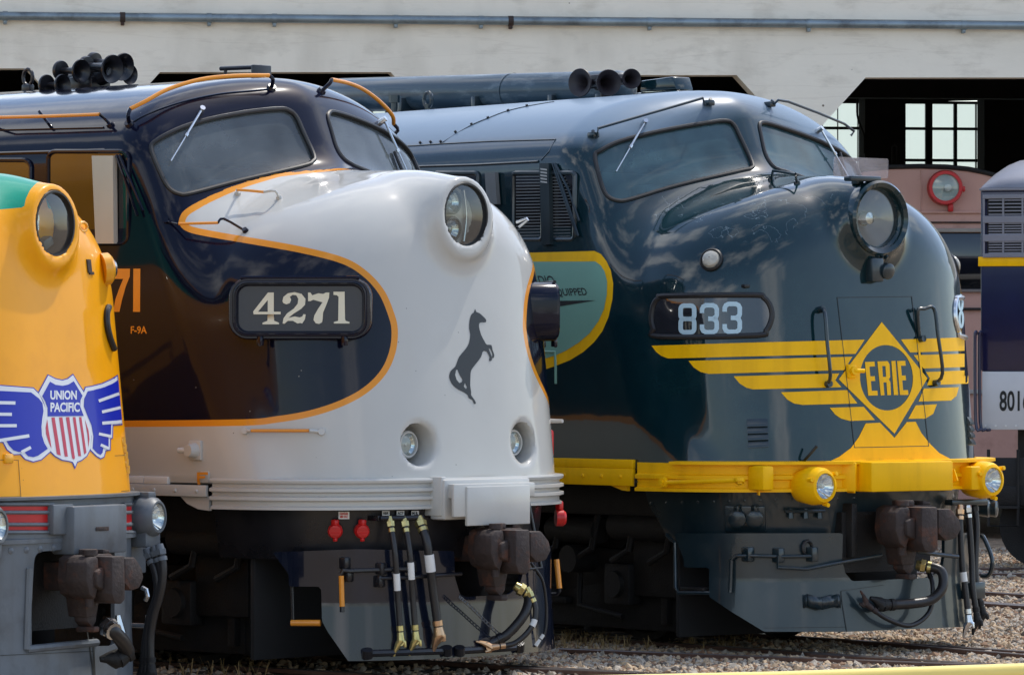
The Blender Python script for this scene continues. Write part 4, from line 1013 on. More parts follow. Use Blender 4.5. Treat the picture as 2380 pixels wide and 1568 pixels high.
# headlight
hl = MB().lathe([(-.02, .262), (.05, .262), (.07, .295), (.05, .315), (-.02, .318), (-.12, .30)], (.03, 0, 3.595), XF, 48, False, False).build('headlight', M_erie, LE.root)
MB().lathe([(-.15, .02), (-.1, .13), (-.04, .22), (.0, .262)], (.0, 0, 3.595), XF, 40, True, False).build('reflector', mat('aged_reflector', lin(128, 132, 136), .3, metal=.3, var=.1), hl)
MB().lathe([(.0, .262), (.02, .18), (.035, .08), (.04, .003)], (.02, 0, 3.595), XF, 40, False, False).build('lens', G_lens, hl)
MB().lathe([(-.08, .05), (.0, .05), (.02, .003)], (-.02, -.03, 3.595), XF, 16).build('bulb', M_steel, hl)
mb = MB(); mb.box((.02, -.15, 3.92), (.1, .34, .045), bev=.012); fl = mb.build('flag_bracket', M_eriedull, LE.root)
mb = MB(); mb.prism(rrect(-.49, 0, .12, .165, .02, 3), ((.03, .0, 3.93), (0, 1, 0), (.05, 0, 1)), .008)
mb.build('clear_plate', glass('clear_plastic', (.9, .9, .94), .07, .12, (.85, .85, .95)), fl)
p, n = LE.hit(*W9((505, 225))[0]); mb = MB(); mb.box(p+n*.03+Vector((0, -.06, 0)), (.10, .13, .20), bev=.015); mb.lathe([(0, .068), (.05, .068), (.06, .055), (.063, .002)], p+n*.05+Vector((0, .04, .0)), n, 24)
for k in (-.05, 0, .05): mb.cyl(p+Vector((.04, k, .09)), p+Vector((.07, k, .115)), .012, n=8)
mb.build('nose_socket', M_eriedull, LE.root)
p, n = LE.hit(*W5((1375, 358))[0]); MB().box(p, (.05, .06, .03), bev=.008).build('hinge', M_ink, LE.root)
# louvres
for cols, side in ((W5((1383,1172),(1503,1168),(1385,1212),(1505,1208),(1388,1252),(1507,1247),(1390,1296),(1510,1290)), 0),):
    for i in range(4):
        a, b = cols[2*i], cols[2*i+1]; P = [LE.hit(a[0]+(b[0]-a[0])*t/4, a[1]+(b[1]-a[1])*t/4) for t in range(5)]; mb = MB()
        vs = []
        for p, n in P: vs += [p-Vector((0, 0, .02)), p+n*.03+Vector((0, 0, -.02)), p+n*.028, p+Vector((0, 0, .045))]
        fs = [(4*j+k, 4*j+4+k, 4*j+5+k, 4*j+1+k) for j in range(4) for k in range(3)]+[(0, 1, 2, 3), (19, 18, 17, 16)]
        mb.add(vs, fs); o = mb.build('louvre', M_eriedull, LE.root); mirrored(o, LE.root)
# mint panel on the flank
LE.decal('panel_border', [W6((-500,137),(60,137),(640,122),(700,150),(750,215),(790,300),(812,420),(805,560),(770,720),(715,850),(640,950),(540,1040),(420,1115),(280,1170),(180,1203),(-500,1240))], M_yellow, step=12)
mp_ = LE.decal('mint_panel', [W6((-500,1160),(160,1110),(290,1070),(380,1030),(500,955),(600,870),(680,760),(730,650),(755,520),(758,400),(735,310),(700,255),(650,218),(80,220),(-500,220))], M_mint, off=.0055, step=12)
LE.decal('panel_lettering', None, M_ink, off=.008, parent=mp_, tris=text_tris('RADIO', (*W6((20, 347))[0], *W6((264, 432))[0]), bold=.012, lean=7)+text_tris('EQUIPPED', (*W6((256, 466))[0], *W6((562, 546))[0]), bold=.012, lean=6, slope=-.03))
LE.decal('lightning_mark', [W6((150,465),(255,465),(236,577),(660,571),(214,645),(150,652))], M_ink, off=.008, parent=mp_)
q = W6((-20, 1040), (255, 1040), (285, 1070), (290, 1330)); MB().tube([LE.hit(a, b, .004)[0] for a, b in q], .012, 6, smooth=4).build('panel_moulding', M_mint, mp_)
# flank windows with blinds, deflector strips
M_blind = mat('blind_slats', (.16, .17, .17), .5)
def ewin(x0, y0, x1, y1, r=8):
    pl = rrect(x0, y0, x1, y1, r, 5); P = [LE.plane(a, b, 1, -1.652) for a, b in pl]; c = sum(P, Vector())/len(P); k = len(P); mb = MB()
    mb.add([c]+P, [(0, 1+i, 1+(i+1) % k) for i in range(k)]); o = mb.build('side_window', M_sideglass, LE.root, 0); MB().tube(P, .022, 8, True).build('window_frame', M_eriedull, o); return o
w1 = ewin(1193, 402, 1262, 556); w2 = ewin(1268, 402, 1336, 556); w3 = ewin(1010, 402, 1112, 556)
mb = MB()
for i in range(20):
    y = 410+i*7.2; a, b = LE.plane(1200, y+1, 1, -1.657), LE.plane(1256, y, 1, -1.657); mb.tube([a, b], .006, 4)
mb.build('blind', M_blind, w1)
mb = MB()
for i in range(20):
    y = 412+i*7.2; a, b = LE.plane(1273, y+1, 1, -1.657), LE.plane(1326-(0 if i > 4 else (4-i)*3), y, 1, -1.657); mb.tube([a, b], .005, 4)
mb.build('blind', M_blind, w2)
def flat_strip(L, pts, y, t, name, m):
    q = [L.plane(a, b, 1, y) for a, b in pts]; d = Vector((0, t, 0)); k = len(q)
    return MB().add([*q, *[p+d for p in q]], [tuple(range(k)), tuple(range(2*k-1, k-1, -1))]+[(i, i+k, (i+1) % k+k, (i+1) % k) for i in range(k)]).build(name, m, L.root, 0)
flat_strip(LE, W3((1045, 765), (1110, 765), (1120, 1330), (1060, 1335)), -1.70, .04, 'wind_deflector', M_eriedull)
mb = MB()
for i in range(5):
    a, b, c_, d_ = [LE.plane(*q, 1, -1.705) for q in W3((1052, 800+i*22), (1098, 806+i*22), (1100, 817+i*22), (1054, 811+i*22))]; mb.add([a, b, c_, d_], [(0, 1, 2, 3)])
mb.build('reflective_bars', mat('pale_bars', lin(185, 185, 180), .5), LE.root, 0)
flat_strip(LE, W3((665, 830), (735, 830), (750, 1050), (680, 1050)), -1.70, .04, 'window_post', mat('weathered_grey', lin(110, 112, 112), .5, var=.15))
mb = MB()
for q in (((1150, 770), (1320, 1270)), ((1175, 780), (1260, 950), (1335, 1170)), ((1165, 770), (1330, 1275))):
    mb.tube([LE.hit(*W3(p)[0], .02)[0] for p in q], .011, 8)
mb.build('drip_strip', M_eriedull, LE.root)
# roof seams, mouldings
mb = MB()
mb.tube([LE.hit(*q, .002)[0] for q in W3((-200, 660), (180, 645), (370, 632), (700, 615), (1160, 602))], .007, 6); mb.tube([LE.hit(*q, .002)[0] for q in W3((-200, 795), (180, 790), (600, 778), (1040, 755))], .012, 6)
mb.tube(catmull([LE.hit(*q, .002)[0] for q in W3((370, 625), (560, 510), (700, 450), (820, 405), (980, 368), (1150, 340))], 4), .006, 6); mb.tube([LE.hit(*q, .002)[0] for q in W3((1160, 602), (1110, 690), (1060, 745))], .006, 6)
mb.build('roof_seam', M_eriedull, LE.root)
mb = MB()
for q in W3((220, 627), (292, 622), (362, 620), (465, 553), (576, 500), (690, 455), (830, 405), (960, 372)):
    p, n = LE.hit(*q); mb.cyl(p, p+n*.02, .012, n=8)
mb.build('roof_bolts', M_ink, LE.root)
# grab irons on roof and nose
for pts, offs in ((W8((135,505),(160,500),(165,450),(870,247),(878,290),(905,290)), [0,.03,.11,.11,.03,0]), (W8((1310,300),(1345,290),(1375,260),(1440,270),(1640,345),(1820,420),(1885,470),(1862,500)), [0,.04,.10,.11,.11,.11,.10,0])):
    mb = MB().tube([LE.float(*q, k)[0] for q, k in zip(pts, offs)], .012, 8)
    for q in (pts[0], pts[-1]):
        p, n = LE.hit(*q); mb.box(p+n*.02, (.09, .07, .05), bev=.012); mb.cyl(p, p+n*.07, .016, n=8)
    mb.build('grab_iron', M_eriedull, LE.root)
rail(LE, 'grab_iron', W8((1328,795),(1340,735),(1490,755),(1502,818)), [0, .10, .10, 0], .012, M_eriedull)
wiper(LE, W8((470,425))[0], W8((280,750))[0], LE.root); wiper(LE, W8((470,425))[0], (1470, 400), LE.root, blade=[(1440, 335), (1475, 420)], mir=True)
# roof: air reservoir, horns, marker box
a, b = LE.plane(772, 222, 1, .35), LE.plane(1466, 206, 1, .35); d = (b-a).normalized(); ln = (b-a).length; r = .165
mb = MB(); mb.lathe([(0, .02), (.03, .09), (.09, .145), (.16, r), (ln-.16, r), (ln-.08, .14), (ln-.02, .08), (ln, .02)], a, d, 32)
mb.lathe([(0, r+.006), (.03, r+.006)], a+d*ln*.62, d, 32, False, False)
o = mb.build('air_reservoir', mat('weathered_roof_paint', lin(44, 66, 78), .4, coat=.3, var=.25, vscale=3, dirt=lin(118, 128, 132), dscale=3, dlo=.5, dhi=.72, stretch=(.6, 2, 2)), LE.root)
for t in (.08, .3, .55, .8, .95): MB().box(a+d*ln*t-Vector((0, 0, .15)), (.06, .42, .2), bev=.01).build('saddle', M_eriedull, o)
mb = MB(); p = LE.plane(*W3((270, 370))[0], 1, -.35); mb.tube([p+Vector((.06*math.cos(k*math.pi/5), 0, .06+.07*math.sin(k*math.pi/5))) for k in range(10)], .018, 8, True); mb.cyl(p-Vector((0, 0, .1)), p+Vector((0, 0, .02)), .03, n=8); mb.build('lifting_eye', M_eriedull, LE.root)
mb = MB(); p = LE.plane(*W3((35, 330))[0], 1, -.1); mb.cyl(p-Vector((0, 0, .3)), p, .03, n=10); mb.cyl(p-Vector((0, 0, .02)), p+Vector((0, 0, .05)), .055, n=10); mb.build('roof_vent', M_eriedull, LE.root)
rt = empty('horn_cluster', parent=LE.root)
M_oxide = mat('horn_paint', (.022, .017, .02), .5, var=.3)
for bell, tail, rb, y0, y1 in ((W3((1325, 205))[0], W3((1470, 215))[0], .125, -.25, .05), (W3((1530, 205))[0], W3((1400, 200))[0], .115, -.18, .0), (W3((1690, 178))[0], W3((1560, 195))[0], .088, -.05, .1)):
    mb = MB(); horn_shape(mb, LE.plane(*bell, 1, y0), LE.plane(*tail, 1, y1), rb, .06); mb.build('horn_bell', M_oxide, rt)
p = LE.plane(*W3((1508, 250))[0], 1, 0); mb = MB(); mb.cyl(p-Vector((0, 0, .3)), p+Vector((0, 0, .06)), .05, n=12); mb.cyl(p-Vector((0, 0, .32)), p-Vector((0, 0, .2)), .1, .08, 14); mb.box(p+Vector((0, 0, .08)), (.35, .2, .1), bev=.02); mb.build('manifold', M_oxide, rt)
p0 = LE.plane(*W8((480, 235))[0], 1, .15); p1 = LE.plane(*W8((785, 225))[0], 1, .15); mb = MB(); w = (p1-p0).length
mb.box((p0+p1)/2+Vector((0, 0, .0)), (w, .3, .06), bev=.02); mb.prism([(-w*.42, 0), (w*.38, 0), (w*.30, .115), (-w*.40, .10)], ((p0+p1)/2+Vector((0, .1, .04)), (1, 0, 0), (0, 0, 1)), .2, .01); mb.build('roof_marker_box', M_erie, LE.root)
# yellow buffer beam, lamps, lower parts
LE.sweep('beam_flange', [(-.06, 1.578), (.10, 1.574), (.10, 1.55), (-.05, 1.545)], M_yellow, -.62, .22, 1.45, 1.725, 2.8, solid=True)
beam = [(-.07, 1.565), (.03, 1.56), (.03, 1.47), (.055, 1.46), (.055, 1.43), (.03, 1.42), (.03, 1.36), (.06, 1.35), (.06, 1.325), (-.1, 1.32)]
LE.sweep('buffer_beam', beam, M_yellow, -1.05, .22, 1.45, 1.725, 2.8)
mb = MB(); mb.box((.30, .02, 1.445), (.3, .92, .245), bev=.012); mb.box((.2, -.50, 1.445), (.2, .14, .24), Matrix.Rotation(R(35), 3, 'Z'), bev=.01); bx = mb.build('step_box', M_yellow, LE.root)
ap = bvh_of([o for o in bpy.data.objects if o.name.startswith('buffer_beam')][0])
mb = MB()
for q in ((1762, 1120), (1868, 1118), (1975, 1115), (2200, 1108)):
    p, n = hit_on(LE, ap, *q); mb.box(p+n*.02+Vector((0, 0, .0)), (.10, .012, .21), (n.to_track_quat('X', 'Z')).to_matrix())
mb.build('beam_gusset', M_yellow, LE.root)
def beam_lamp(X, Y, r, tilt=0.):
    p, n = hit_on(LE, ap, X, Y); ax = (XF+Vector((0, .05, 0))).normalized(); c = p+ax*.24
    o = MB().lathe([(-.34, r*.9), (-.28, r*1.42), (-.14, r*1.62), (-.05, r*1.55), (-.01, r*1.35), (.0, r*1.1), (-.02, r*1.05)], c, ax, 40, True, False)
    for k in range(3): 
        a = R(40+120*k); o.cyl(c+Vector((-.06, math.cos(a)*r*1.5, math.sin(a)*r*1.5)), c+Vector((.0, math.cos(a)*r*1.62, math.sin(a)*r*1.62)), .018, n=8)
    o = o.build('beam_lamp', M_yellow, LE.root); c2 = c-ax*.015
    MB().lathe([(-.08, .02), (-.05, r*.7), (.0, r*1.05)], c2, ax, 32, True, False).build('reflector', M_chrome, o); MB().lathe([(0, r*1.05), (.02, r*.6), (.026, .003)], c2, ax, 32, False, False).build('lens', G_lens, o); MB().lathe([(-.07, .02), (-.02, .018), (-.018, .002)], c2, ax, 12).build('bulb', M_tag, o)
    return o
beam_lamp(1872, 1128, .098); beam_lamp(2262, 1114, .098)
for q, k in (((1757, 1110), 0), ((2240, 1110), 1)):
    p, n = hit_on(LE, ap, *q); mb = MB(); mb.box(p+Vector((.06, .0, 0)), (.2, .12, .2), bev=.02); mb.build('lamp_bracket', M_yellow, LE.root)
rail(LE, 'grab_iron', W5((890, 1512), (1340, 1500)), [.06, .06], .018, M_yellow, ap, foot=True)
mb = MB(); mb.box((-3.1, -1.735, 1.545), (4.1, .05, .075), bev=.006); mb.box((-3.1, -1.74, 1.435), (4.1, .04, .145), bev=.006)
for i in range(14): mb.lathe([(0, .018), (.01, .014), (.016, .002)], (-1.2-.25*i, -1.76, 1.44), (0, -1, 0), 10)
mb.prism([(-1.15, 1.38), (-1.15, 1.32), (-1.22, 1.325), (-1.36, 1.36), (-1.42, 1.385)], ((0, -1.70, 0), (1, 0, 0), (0, 0, 1)), .03); mb.build('rivet_strip', M_yellow, LE.root)
LE.decal('front_mark', None, M_ink, frame=lambda q: LE.plane(*q, 1, -1.768), tris=text_tris('F', (*W5((720, 1480))[0], *W5((740, 1538))[0]), bold=.03))
for q in ((1715, 1390), (990, 0)):
    if q[1]: p, n = LE.hit(*W5(q)[0]); MB().tube([p, p+n*.08+Vector((0, 0, .03)), p+n*.1+Vector((.05, .05, .12))], .012, 8, smooth=4).build('cable_clip', M_rubber, LE.root)
neck_e = LE.sweep('pilot_neck', [(-.03, 1.36), (-.05, 1.2), (-.10, .9)], M_eriedull, -1.35, .17, 1.38, 1.5, 2.6)
enb = bvh_of(neck_e)
cut_part(LE, neck_e, [(1499, 1100), (1499, 1157), (1530, 1200), (1556, 1250), (1570, 1300), (2600, 1300), (2600, 1050)], thick=.02)
for i in range(14):
    p, n = hit_on(LE, enb, 1515+i*36, 1168-i*.9); MB().lathe([(0, .018), (.01, .014), (.015, .002)], p, n, 10).build('rivet', M_eriedull, neck_e)
prof = fine((0, 1.3), (0, .97), 10)+fine((0, .97), (0, .6), 14)+fine((0, .6), (.04, .15), 16)+[(.04, .15)]
pil_e = LE.sweep('pilot_plate', prof, M_eriedull, -1.7, .22, 1.35, 1.5, 2.6, N=90); epb = bvh_of(pil_e)
cut_part(LE, pil_e, [(1569, 1239), (1592, 1300), (1592, 1318), (1650, 1318), (1650, 1386), (1700, 1420), (1776, 1467), (1972, 1467), (2212, 1457), (2700, 1440), (2700, 1230), (2190, 1238), (1960, 1238)], [[(1958, 1200), (1957, 1240), (1955, 1300), (1962, 1330), (1978, 1350), (2150, 1342), (2185, 1325), (2192, 1290), (2192, 1200)]])
o = MB(); q = [hit_on(LE, epb, a, b, .01)[0] for a, b in W2((648, 305), (690, 345), (693, 560), (706, 588), (860, 588))]; o.tube(q, .016, 10); o = o.build('step', M_eriedull, LE.root)
q2 = [hit_on(LE, epb, a, b, .0)[0] for a, b in W2((720, 570), (860, 570))]; mb = MB(); mb.box((q2[0]+q2[1])/2+Vector((-.05, .12, 0)), ((q2[1]-q2[0]).length, .25, .03), bev=.006); mb.build('step_tread', M_soot, o)
def bar_e(name, pts, off, r, m, sm=0, par=None): return MB().tube([hit_on(LE, epb, a, b, off)[0] for a, b in pts], r, 10, smooth=sm).build(name, m, par or LE.root)
lv = bar_e('uncoupling_lever', W2((957, 585), (962, 430), (985, 408), (1060, 408), (1200, 412), (1355, 410)), .07, .015, M_eriedull)
bar_e('lever_bar', W2((1188, 410), (1188, 465), (1330, 472), (1500, 440), (1690, 405)), .09, .014, M_eriedull, par=lv)
for (a, b) in W2((1045, 400), (1188, 405), (1345, 400)):
    p, n = hit_on(LE, epb, a, b); mb = MB(); mb.box(p+n*.04, (.09, .07, .12), bev=.012); mb.build('lever_bracket', M_eriedull, lv)
p, n = hit_on(LE, epb, *W2((1325, 370))[0]); mb = MB(); mb.tube([p+n*.03+Vector((0, .05*math.cos(k), .06*math.sin(k))) for k in np.arange(0, 5, .7)], .014, 8); mb.build('hook', M_rubber, LE.root)
q = [hit_on(LE, epb, a, b, f)[0] for (a, b), f in zip(W2((1318, 632), (1330, 622), (1400, 640), (1475, 622), (1488, 632)), [.03, .07, .08, .07, .03])]
mb = MB()
for i in range(4): mb.add([q[i]+Vector((0, 0, .05)), q[i+1]+Vector((0, 0, .05)), q[i+1]-Vector((0, 0, .05)), q[i]-Vector((0, 0, .05))], [(0, 1, 2, 3)])
o = mb.build('hose_holder', M_eriedull, LE.root); md = o.modifiers.new('t', 'SOLIDIFY'); md.thickness = .01
LE.decal('plate_seam', None, M_ink, step=6, tris=stroke(W2((1494, 580), (1500, 640), (1522, 775)), 1.6)+stroke(W2((1494, 578), (1700, 550)), 1.2)+stroke(W2((1120, 757), (1520, 752)), 1.0), frame=lambda q: hit_on(LE, epb, *q, .02)[0])
# sockets on the neck
p, n = hit_on(LE, enb, *W2((1030, 228))[0]); mb = MB(); mb.box(p, (.05, .34, .22), n.to_track_quat('X', 'Z').to_matrix(), bev=.012); o = mb.build('socket_box', M_eriedull, LE.root)
for q in W2((995, 228), (1077, 228)):
    p, n = hit_on(LE, enb, *q, .03); mb = MB(); mb.lathe([(0, .075), (.05, .075), (.06, .06), (.065, .002)], p, n, 24); mb.box(p+n*.03+Vector((0, 0, .09)), (.05, .05, .05), bev=.01); mb.build('cable_socket', M_eriedull, o)
mb = MB(); P = [hit_on(LE, enb, *q, .06)[0] for q in W2((1222, 192), (1415, 190))]; mb.tube(P, .018, 8)
for q in W2((1250, 215), (1322, 215), (1390, 215)):
    p, n = hit_on(LE, enb, *q, .05); mb.cyl(p-Vector((0, 0, .02)), p+Vector((0, 0, .06)), .026, .018, 10)
mb.build('pipe_stubs', M_eriedull, LE.root)
coupler(LE, .32, 1.03, .88)
mb = MB(); mb.box((-.1, 0, .9), (.5, 1.0, .5)); mb.box((.02, -.42, 1.0), (.4, .06, .45), bev=.01); mb.build('draft_gear', M_soot, LE.root)
# hoses
hose(LE, [LE.plane(*q, 0, x) for q, x in zip(W2((1880, 455), (1975, 480), (1985, 560), (1930, 620), (1830, 640), (1720, 645)), (.30, .42, .46, .44, .40, .36))], .042, name='brake_hose', endmat=M_soot)
hose(LE, [LE.plane(*q, 0, x) for q, x in zip(W2((1915, 470), (1938, 560), (1920, 680), (1830, 745), (1720, 715), (1640, 660)), (.3, .38, .4, .4, .38, .34))], .02, name='signal_hose', endmat=M_rust, top=M_rubber, end='glad')
for i, (q, x) in enumerate(((W4((420, 640), (425, 900), (445, 1250), (480, 1530)), .22), (W4((502, 620), (530, 900), (550, 1250), (560, 1500)), .12), (W4((580, 610), (605, 850), (590, 1250), (610, 1500)), .05))):
    extra = W2([(2110, 700), (2150, 690), (2175, 660)][i])[0]
    hose(LE, [LE.plane(*p, 0, x+.02*k) for k, p in enumerate(q+[extra])], .026, endmat=[M_steel, M_soot, M_soot][i], top=[M_bronze, M_steel, M_rubber][i], tagat=.55 if i == 0 else None)
p = LE.plane(*W4((565, 1525))[0], 0, .12); MB().box(p, (.05, .24, .14), bev=.01).build('hose_clamp', M_eriedull, LE.root)
p = LE.plane(*W4((490, 560))[0], 0, .1); MB().box(p, (.1, .42, .05), bev=.01).build('hose_bracket', M_eriedull, LE.root)
for q in W4((672, 630), (755, 630)):
    p = LE.plane(*q, 0, -.25); mb = MB(); mb.lathe([(-.05, .06), (.05, .075), (.06, .06), (.065, .002)], p, (.8, .6, 0), 22); mb.box(p+Vector((0, 0, .1)), (.05, .05, .05), bev=.01); mb.build('cable_socket', M_eriedull, LE.root)
q = [LE.plane(*p, 1, 1.35) for p in W4((470, 1130), (520, 1010), (640, 930), (690, 970), (770, 1180), (760, 1310), (720, 1365), (655, 1365))]; MB().tube(q, .02, 8, smooth=3).build('uncoupling_lever', M_eriedull, LE.root)
q = [LE.plane(*p, 0, .3) for p in W2((1860, 385), (1960, 402), (2060, 412))]; MB().tube(q, .018, 8).build('lever_bar', M_eriedull, LE.root)
# ================================================================ the yellow locomotive with the shield emblem
LU = Loco('locomotive', 118, 34.2, 30, -.11, 3.378, .285, .03, length=15.5, zbot=1.36, cav=.235, wide=.97)
tag(LU.root, 'yellow locomotive with grey beam, green hood top and winged shield emblem at left edge', 'locomotive', 'locomotives lined up nose out')
U = lambda *p: Z(0, 809.2, .18213, .18213, p)
U3 = lambda *p: Z(0, 399.8, .3522, .3522, p)
U4 = lambda *p: Z(0, 809.2, .484, .484, p)
green = [(-900, 489), (0, 487), (56, 482), (60, 462), (70, 441), (84, 426), (100, 418), (118, 405), (118, 250), (-900, 250)]
def green_field(V, P):
    d = -poly_sd(P, green); return np.where(V[:, 2] > 3.3, d, -50)
LU.shell('body', M_upscheme, [[(-320, 330), (-60, 250), (-20, 380), (-260, 440)]], {'line': green_field})
LU.window('windscreen', [(-320, 330), (-60, 250), (-20, 380), (-260, 440)], G_shield, M_rubber); cab_inside(LU, -.11); underframe(LU)
sh = U((610,345),(700,392),(790,412),(860,392),(925,340),(990,450),(1065,565),(1045,640),(1035,740),(1080,850),(1140,980),(1160,1120),(1150,1270),(1100,1370),(1030,1425),(978,1445),(952,1510),(925,1450),(880,1435),(790,1420),(700,1370),(640,1310),(590,1230),(550,1120),(540,1000),(560,870),(575,760),(550,680),(500,590),(490,570))
lw = U((-1300,445),(0,478),(420,510),(500,590),(575,760),(545,1000),(640,1310),(520,1415),(420,1442),(320,1410),(260,1345),(170,1350),(90,1290),(40,1195),(0,1190),(-1300,1200))
rw = U((1055,590),(1090,500),(1160,490),(1300,455),(1420,400),(1490,355),(1545,965),(1430,975),(1425,1140),(1400,1150),(1395,1290),(1340,1300),(1320,1380),(1280,1400),(1230,1370),(1150,1290),(1165,1120),(1080,850),(1035,740))
em = LU.decal('shield_emblem', [sh], M_embwhite, off=.0045)
LU.decal('emblem_outline', None, M_blue, off=.003, parent=em, tris=stroke(sh, 4.5, True)+stroke(lw, 4.5, True)+stroke(rw, 4.5, True), step=6)
for w_ in (lw, rw): LU.decal('emblem_wing', [w_], M_embwhite, off=.0038, parent=em)
LU.decal('wing_field', [U((-1300,520),(0,543),(390,562),(490,640),(535,700),(548,800),(532,900),(522,1000),(528,1110),(560,1210),(603,1280),(480,1368),(420,1388),(350,1374),(305,1322),(230,1322),(165,1300),(110,1240),(75,1182),(0,1150),(-1300,1160))], M_blue, off=.0055, parent=em)
LU.decal('wing_field', [U((1112,548),(1180,535),(1320,497),(1430,450),(1493,408),(1538,912),(1412,930),(1408,1100),(1378,1140),(1378,1262),(1310,1270),(1300,1330),(1275,1358),(1235,1338),(1175,1275),(1185,1120),(1160,980),(1105,850),(1062,740),(1068,640))], M_blue, off=.0055, parent=em)
for q, w_ in (((-900, 680, 188, 697), 42), ((-900, 830, 143, 842), 40), ((-900, 990, 205, 986), 40), ((-30, 1178, 365, 1115), 42), ((265, 1325, 385, 1262), 40), ((1250, 672, 1510, 578), 38), ((1292, 812, 1530, 755), 38), ((1295, 955, 1545, 935), 40), ((1252, 1090, 1415, 1125), 36), ((1275, 1230, 1385, 1280), 36)):
    LU.decal('wing_feather', None, M_embwhite, off=.0070, parent=em, tris=stroke(U((q[0], q[1]), (q[2], q[3])), w_*.182))
LU.decal('shield_field', [U((630,425),(700,465),(790,478),(865,462),(933,420),(1045,605),(1020,660),(1015,740),(1060,862),(600,868),(598,760),(570,680),(530,610))], M_blue, off=.0062, parent=em)
for s_ in (((595,905),(575,1010),(580,1090),(610,1185),(650,1280),(638,1190),(612,1040)), ((648,882),(690,882),(768,1367),(718,1350)), ((745,880),(788,880),(858,1380),(818,1380)), ((833,878),(875,876),(948,1398),(935,1418),(912,1398)), ((920,877),(955,877),(1028,1375),(992,1375)), ((1000,877),(1030,877),(1095,1330),(1066,1352)), ((1075,905),(1122,1050),(1133,1160),(1120,1262),(1108,1100))):
    LU.decal('shield_stripe', [U(*s_)], M_embred, off=.0062, parent=em)
LU.decal('emblem_lettering', None, M_embwhite, off=.0072, parent=em, tris=text_tris('UNION', (*U((632, 537))[0], *U((970, 655))[0]), bold=.035)+text_tris('PACIFIC', (*U((634, 690))[0], *U((1008, 812))[0]), bold=.035), step=5)
hl = MB().lathe([(-.16, .25), (.0, .25), (.025, .24), (.025, .225), (-.16, .22)], (.02, 0, 3.378), XF, 48, False, False).build('headlight', M_rubber, LU.root)
MB().lathe([(-.15, .23), (-.152, .02)], (.02, 0, 3.378), XF, 40, False, False).build('bowl', mat('grey_bowl', lin(60, 66, 72), .4), hl)
MB().lathe([(.0, .23), (.012, .16), (.018, .08), (.02, .003)], (.02, 0, 3.378), XF, 40, False, False).build('lens', G_lens, hl)
MB().lathe([(-.07, .03), (-.03, .09), (.0, .12), (.01, .115)], (-.08, -.1, 3.40), (1, .35, 0), 30, True, False).build('reflector', M_chrome, hl)
mb = MB(); mb.box((-.07, .02, 3.24), (.08, .12, .07), Matrix.Rotation(R(25), 3, 'X'), bev=.01); mb.build('socket', M_bowl, hl)
# right edge trim: eye, marker lamp, number pane, hinges
p, n = LU.float(*U3((548, 362))[0], .01); mb = MB(); mb.tube([p+Vector((0, .05*math.cos(k*.7), .035*math.sin(k*.7))) for k in range(9)], .012, 8, True); mb.build('lifting_eye', M_upyellow, LU.root)
p, n = LU.float(*U3((690, 640))[0], .0); o = MB().lathe([(-.03, .12), (.03, .12), (.05, .1)], p, (.55, .8, .1), 28).build('classification_lamp', M_upyellow, LU.root); MB().lathe([(.05, .09), (.08, .06), (.09, .003)], p, (.55, .8, .1), 24, False, False).build('lens', M_steel, o)
for q, r_ in (((585, 622), .035), ((600, 668), .02)):
    p, n = LU.hit(*U3(q)[0]); MB().box(p, (.02, .06, .1) if r_ > .03 else (.02, .07, .02), n.to_track_quat('X', 'Z').to_matrix()).build('socket_hole', M_rust, LU.root)
P = [LU.float(*q, .0) for q in U3((702, 890), (690, 930), (692, 1010), (712, 1100), (738, 1170))]; mb = MB(); vs = []
for p, n in P: vs += [p+n*.02, p+Vector((-.35, .45, 0))*.6+n*.03]
mb.add(vs, [(2*i, 2*i+1, 2*i+3, 2*i+2) for i in range(4)]); o = mb.build('number_glass', M_boardglass, LU.root); MB().tube([p+n*.02 for p, n in P], .025, 8, smooth=4).build('pane_rim', M_rubber, o)
mb = MB()
for q in U((1565, 1180), (1580, 1275), (1595, 1365), (1605, 1460), (1620, 1545)):
    p, n = LU.float(*q, .0); mb.cyl(p-Vector((0, 0, .03)), p+Vector((0, 0, .03)), .022, n=10); mb.box(p-n*.01, (.05, .05, .035), bev=.006)
mb.build('hinge', M_upyellow, LU.root)
LU.decal('hatch_seam', None, M_rust, off=.004, step=6, tris=stroke(U((-400,1415),(230,1425),(262,1890),(-400,1900)), 1.1)+stroke(U((1460,1370),(1600,1362)), 1.2)+stroke(U4((580,686),(618,682)), 1.2))
p, n = LU.hit(*U((105, 1405))[0]); MB().box(p, (.04, .09, .07), bev=.012).build('hatch_latch', M_upyellow, LU.root)
# grey beam with red slots
LU.sweep('buffer_beam', [(-.1, 1.425), (.05, 1.42), (.05, 1.40), (.0, 1.39), (.0, 1.13), (.03, 1.12), (.03, 1.09), (-.1, 1.08)], M_upgray, -1.1, .19, 1.45, 1.57, 2.8)
ub = bvh_of([o for o in bpy.data.objects if o.name.startswith('buffer_beam')][-1])
for x0, x1, sl_ in ((-60, 118, 0), (287, 306, -.02)):
    for y0, y1 in ((1176, 1187), (1194, 1214), (1222, 1231)):
        LU.decal('red_slot', [[(x0, y0), (x1, y0), (x1, y1), (x0, y1)]], M_redpaint, off=.0, step=9, frame=lambda q: hit_on(LU, ub, *q, .012)[0])
    for y in (1171, 1190, 1218, 1236):
        P = [hit_on(LU, ub, x0+(x1-x0+6)*k/6, y, .02)[0] for k in range(7)]; MB().tube(P, .014, 6).build('slot_rib', M_upgray, LU.root)
def slab(L, rect, x, t, name, m, bev=.01):
    x0, y0, x1, y1 = rect; a, b = L.plane(x0, y0, 0, x), L.plane(x1, y1, 0, x); c = (a+b)/2
    return MB().box((x-t/2, c.y, c.z), (t, abs(b.y-a.y), abs(a.z-b.z)), bev=bev).build(name, m, L.root)
